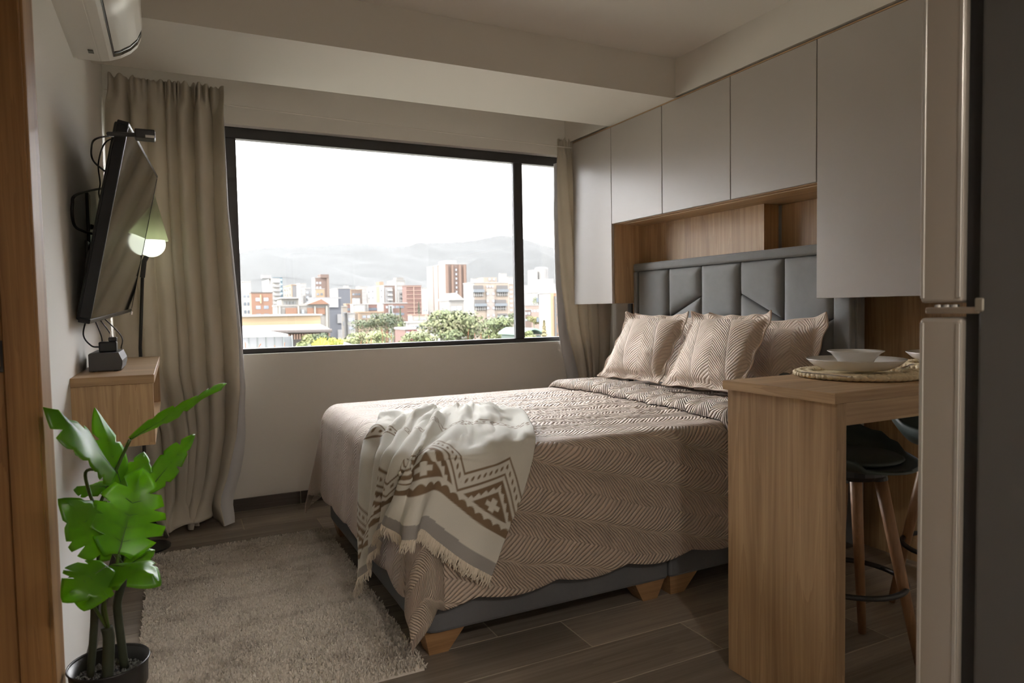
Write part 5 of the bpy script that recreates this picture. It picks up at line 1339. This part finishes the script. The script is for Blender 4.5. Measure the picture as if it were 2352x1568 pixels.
# roof-terrace plants near the awning
pm = thing('fan_palm', 'yellow-green fan palm at the bottom left of the window', 'palm', (X(738, 24), 24, GZ))
c = ony(738, 797, 24); rs = random.Random(4)
for k in range(22):
    a = PI * (.02 + .96 * k / 21); d = Vector((math.cos(a), rs.uniform(-.25, .25), math.sin(a))); s = Vector((-math.sin(a), .2, math.cos(a))) * .035
    L = .36 * rs.uniform(.8, 1.05); bm = NB(); v = [bm.verts.new(q) for q in (c, c + d * L * .6 + s, c + d * L, c + d * L * .6 - s)]; w = [bm.verts.new(q.co + Vector((0, .008, 0))) for q in v]
    bm.faces.new(v); bm.faces.new(w[::-1])
    for q in range(4): bm.faces.new((v[q], w[q], w[(q + 1) % 4], v[(q + 1) % 4]))
    obj('frond', bm, LM((.30, .27, .02)), pm)
obj('stem', tube([(c.x, 24, GZ), (c.x, 24, c.z)], .06, 8), M_TRUNK, pm)
def bush(label, px, py, Y, wpx, hpx, cols, seed, n=500):
    return tree('shrub', label, px, py - hpx / 2, py + hpx / 2, Y, wpx, cols, seed, n, clumps=8, ls=1.2)
bush('leafy shrub on the terrace left of the fan palm', 705, 786, 27, 40, 30, LT[:2] + OL[:1], 21); bush('yellow-green shrub right of the fan palm', 768, 790, 25, 36, 18, ((.20, .19, .03), (.13, .15, .03)), 22)
bush('dark climbing shrub under the wooden eave', 735, 777, 34, 46, 22, DK, 23)
# dried rust-coloured flower stalks in the planter outside the sill
M_RUST = plain('dried_rust_flowers', (.17, .062, .028), .9)
def stalk(px, py, pxb, lean, label, Y=4.62, n=26, sc=1.0):
    tip, ba = ony(px, py, Y), ony(pxb, 812, Y); ba.z = .80
    t = thing('dried_flower_stalk', label, 'flower', tuple(ba), 'dried flower stalks outside the sill')
    mid = tip.lerp(ba, .5) + Vector((lean * .02, 0, 0)); path = crom([ba, mid, tip], 10)
    obj('stem', tube(path, .0012, 5), M_RUST, t)
    bm = NB(); rs = random.Random(int(px * 7)); 
    for k in range(n):
        q = rs.uniform(.35, 1); p = path[min(len(path) - 1, int(q * (len(path) - 1)))]; o_ = Vector((rs.uniform(-1, 1), rs.uniform(-1, 1), rs.uniform(-.3, .9))) * .007 * sc * (1.4 - q)
        s = .0024 * sc * rs.uniform(.6, 1.3); c_ = p + o_
        add_tube(bm, [p, c_], .0005, 3, False)
        vs = [bm.verts.new(c_ + Vector(d) * s) for d in ((1, 0, 0), (-1, 0, 0), (0, 1, 0), (0, -1, 0), (0, 0, 1), (0, 0, -1))]
        for f in ((0, 2, 4), (2, 1, 4), (1, 3, 4), (3, 0, 4), (2, 0, 5), (1, 2, 5), (3, 1, 5), (0, 3, 5)): bm.faces.new([vs[i] for i in f])
    o_ = obj('florets', bm, M_RUST, t); o_['kind'] = 'stuff'
for k, (px, py, pb3, ln, lb) in enumerate(((876, 752, 868, 1, 'tallest dried rust flower stalk outside the sill'), (889, 757, 874, 1, 'dried rust stalk leaning right beside the tallest one'), (898, 764, 880, 1.5, 'short dried rust stalk right of the tallest one'), (830, 782, 838, -1, 'low dried rust stalk left of the tallest one'), (853, 776, 850, 0, 'thin dried rust stalk just left of the tallest one'), (844, 779, 845, -.5, 'bent dried rust stalk between the low ones'),
    (600, 788, 612, -2, 'curled orange dried stalk at the lower left of the window'), (654, 786, 652, 0, 'upright orange dried stalk near the lower left of the window'), (631, 793, 630, 0, 'tiny orange dried stalk at the lower left of the window'), (563, 785, 566, 0, 'thin orange dried stalk touching the left window frame'),
    (1077, 755, 1085, -1, 'tall thin rust stalk in front of the broad green tree'), (1090, 765, 1092, 0, 'short rust stalk beside the tall thin one'), (1105, 762, 1104, 0, 'upright rust stalk right of the short one'), (1122, 770, 1120, .5, 'rightmost low rust stalk before the green trees'))):
    stalk(px, py, pb3, ln, lb)
pt_ = thing('window_planter', 'long planter trough outside below the window sill', 'planter', (1.1, 4.62, .62))
obj('trough', B(.2, 2.2, 4.50, 4.74, .62, .79, .01, 2), cm_((.12, .11, .10)), pt_); obj('soil', B(.22, 2.18, 4.52, 4.72, .7905, .80), cm_((.05, .04, .03)), pt_)
obj('bracket', B(.4, .44, 4.25, 4.5, .64, .68), M_BLACKM, pt_); obj('bracket', B(1.9, 1.94, 4.25, 4.5, .64, .68), M_BLACKM, pt_)

# --- hills and the haze in front of them
def ridge(name, pts, Y, dep, seed, col):
    tab = [(px, ony(px, py, Y)) for px, py in pts]
    def top(x):
        for (a, p), (b2, q) in zip(tab, tab[1:]):
            if p.x <= x <= q.x: return lerp(p.z, q.z, (x - p.x) / (q.x - p.x))
        return tab[0][1].z * .8 if x < tab[0][1].x else tab[-1][1].z
    x0, x1 = tab[0][1].x - .6 * Y, tab[-1][1].x + .8 * Y
    def P(u, v):
        x = lerp(x0, x1, u); h = top(x) - GZ + (60 * mnoise.noise(Vector((x / 700, seed, 0))) if not tab[0][1].x <= x <= tab[-1][1].x else 0)
        n = mnoise.noise(Vector((x / 260, v * 6, seed))) + .5 * mnoise.noise(Vector((x / 90, v * 14, seed)))
        return Vector((x, Y - dep * (1 - v) + 120 * n * (1 - v), GZ + h * (v ** .8) * (1 + .10 * n * (1 - v) * 2) + (Y / 900) * .7 * mnoise.noise(Vector((x / 40, v * 30, seed)))))
    me = grid_mesh(name, P, 260, 40); o = finish(name, me, col, smooth=True); o['kind'] = 'structure'; return o
M_HILL = plain('forested_hill', (.036, .040, .042), .95, var=.25, vscale=.004)
ridge('hills', [(540, 585), (560, 577), (600, 568), (640, 567), (690, 563), (720, 565), (760, 562), (800, 560), (835, 557), (870, 563), (905, 567), (940, 564), (962, 555), (985, 558), (1020, 556), (1060, 555), (1095, 551), (1130, 543), (1150, 540), (1180, 543), (1230, 556), (1290, 575)], 5200, 1900, 3.3, M_HILL)
ridge('hills', [(540, 600), (620, 585), (690, 600), (760, 612), (830, 635), (880, 640), (900, 628), (925, 632), (960, 645), (1020, 640), (1070, 610), (1100, 592), (1150, 588), (1190, 580), (1240, 574), (1290, 600)], 3600, 900, 7.1, M_HILL)
hz = bpy.data.materials.new('valley_haze'); hz.use_nodes = True; nt = hz.node_tree; nt.nodes.clear()
out = nd(nt, 'ShaderNodeOutputMaterial'); sc_ = nd(nt, 'ShaderNodeVolumeScatter'); ab_ = nd(nt, 'ShaderNodeVolumeAbsorption'); ad_ = nd(nt, 'ShaderNodeAddShader')
sc_.inputs['Color'].default_value = (1, 1, 1, 1); sc_.inputs['Density'].default_value = 0.000042; ab_.inputs['Color'].default_value = (0, 0, 0, 1); ab_.inputs['Density'].default_value = 0.0008
lk(nt, sc_.outputs[0], ad_.inputs[0]); lk(nt, ab_.outputs[0], ad_.inputs[1]); lk(nt, ad_.outputs[0], out.inputs['Volume'])
o = obj('haze', B(-4200, 6500, 1250, 2450, GZ - 1, 520), hz, origin=(1000, 1800, GZ)); tag(o, 'pale haze lying over the valley before the hills', 'haze', None, 'stuff')

# ================================================================ ADDED FILL LAMPS, unseen behind the camera, brightening bed side and counter
for lx_, ly_, lb_ in ((.50, -.75, 'left'), (1.35, -.95, 'right')):
    kl = thing('fill_pendant', 'added cone-shaded fill lamp, unseen behind the camera on the %s' % lb_, 'lamp', (lx_, ly_, 1.97), 'added fill lamps')
    obj('canopy', lathe([(.001, ZC - .02), (.05, ZC - .02), (.05, ZC - .0005), (.001, ZC - .0005)], (lx_, ly_, 0), 24), M_BLACKM, kl)
    obj('cord', tube([(lx_, ly_, 2.19), (lx_, ly_, ZC - .02)], .004, 8), M_BLACKM, kl)
    obj('shade', lathe([(.160, 1.97), (.035, 2.17), (.001, 2.18), (.001, 2.19), (.040, 2.18), (.165, 1.97)], (lx_, ly_, 0), 36, False, False), plain('fill_pendant_shade', (.6, .58, .55), .5), kl, smooth=True)  # opaque cone keeps the added fill off the ceiling beam
    obj('bulb', lathe([(.001, -.045)] + [(.045 * math.cos(a), .045 * math.sin(a)) for a in [(-75 + k * 15) * PI / 180 for k in range(11)]] + [(.001, .045)], (lx_, ly_, 2.03), 20), emit('warm_fill_bulb', (1.0, .91, .81), 400.0), kl, smooth=True)
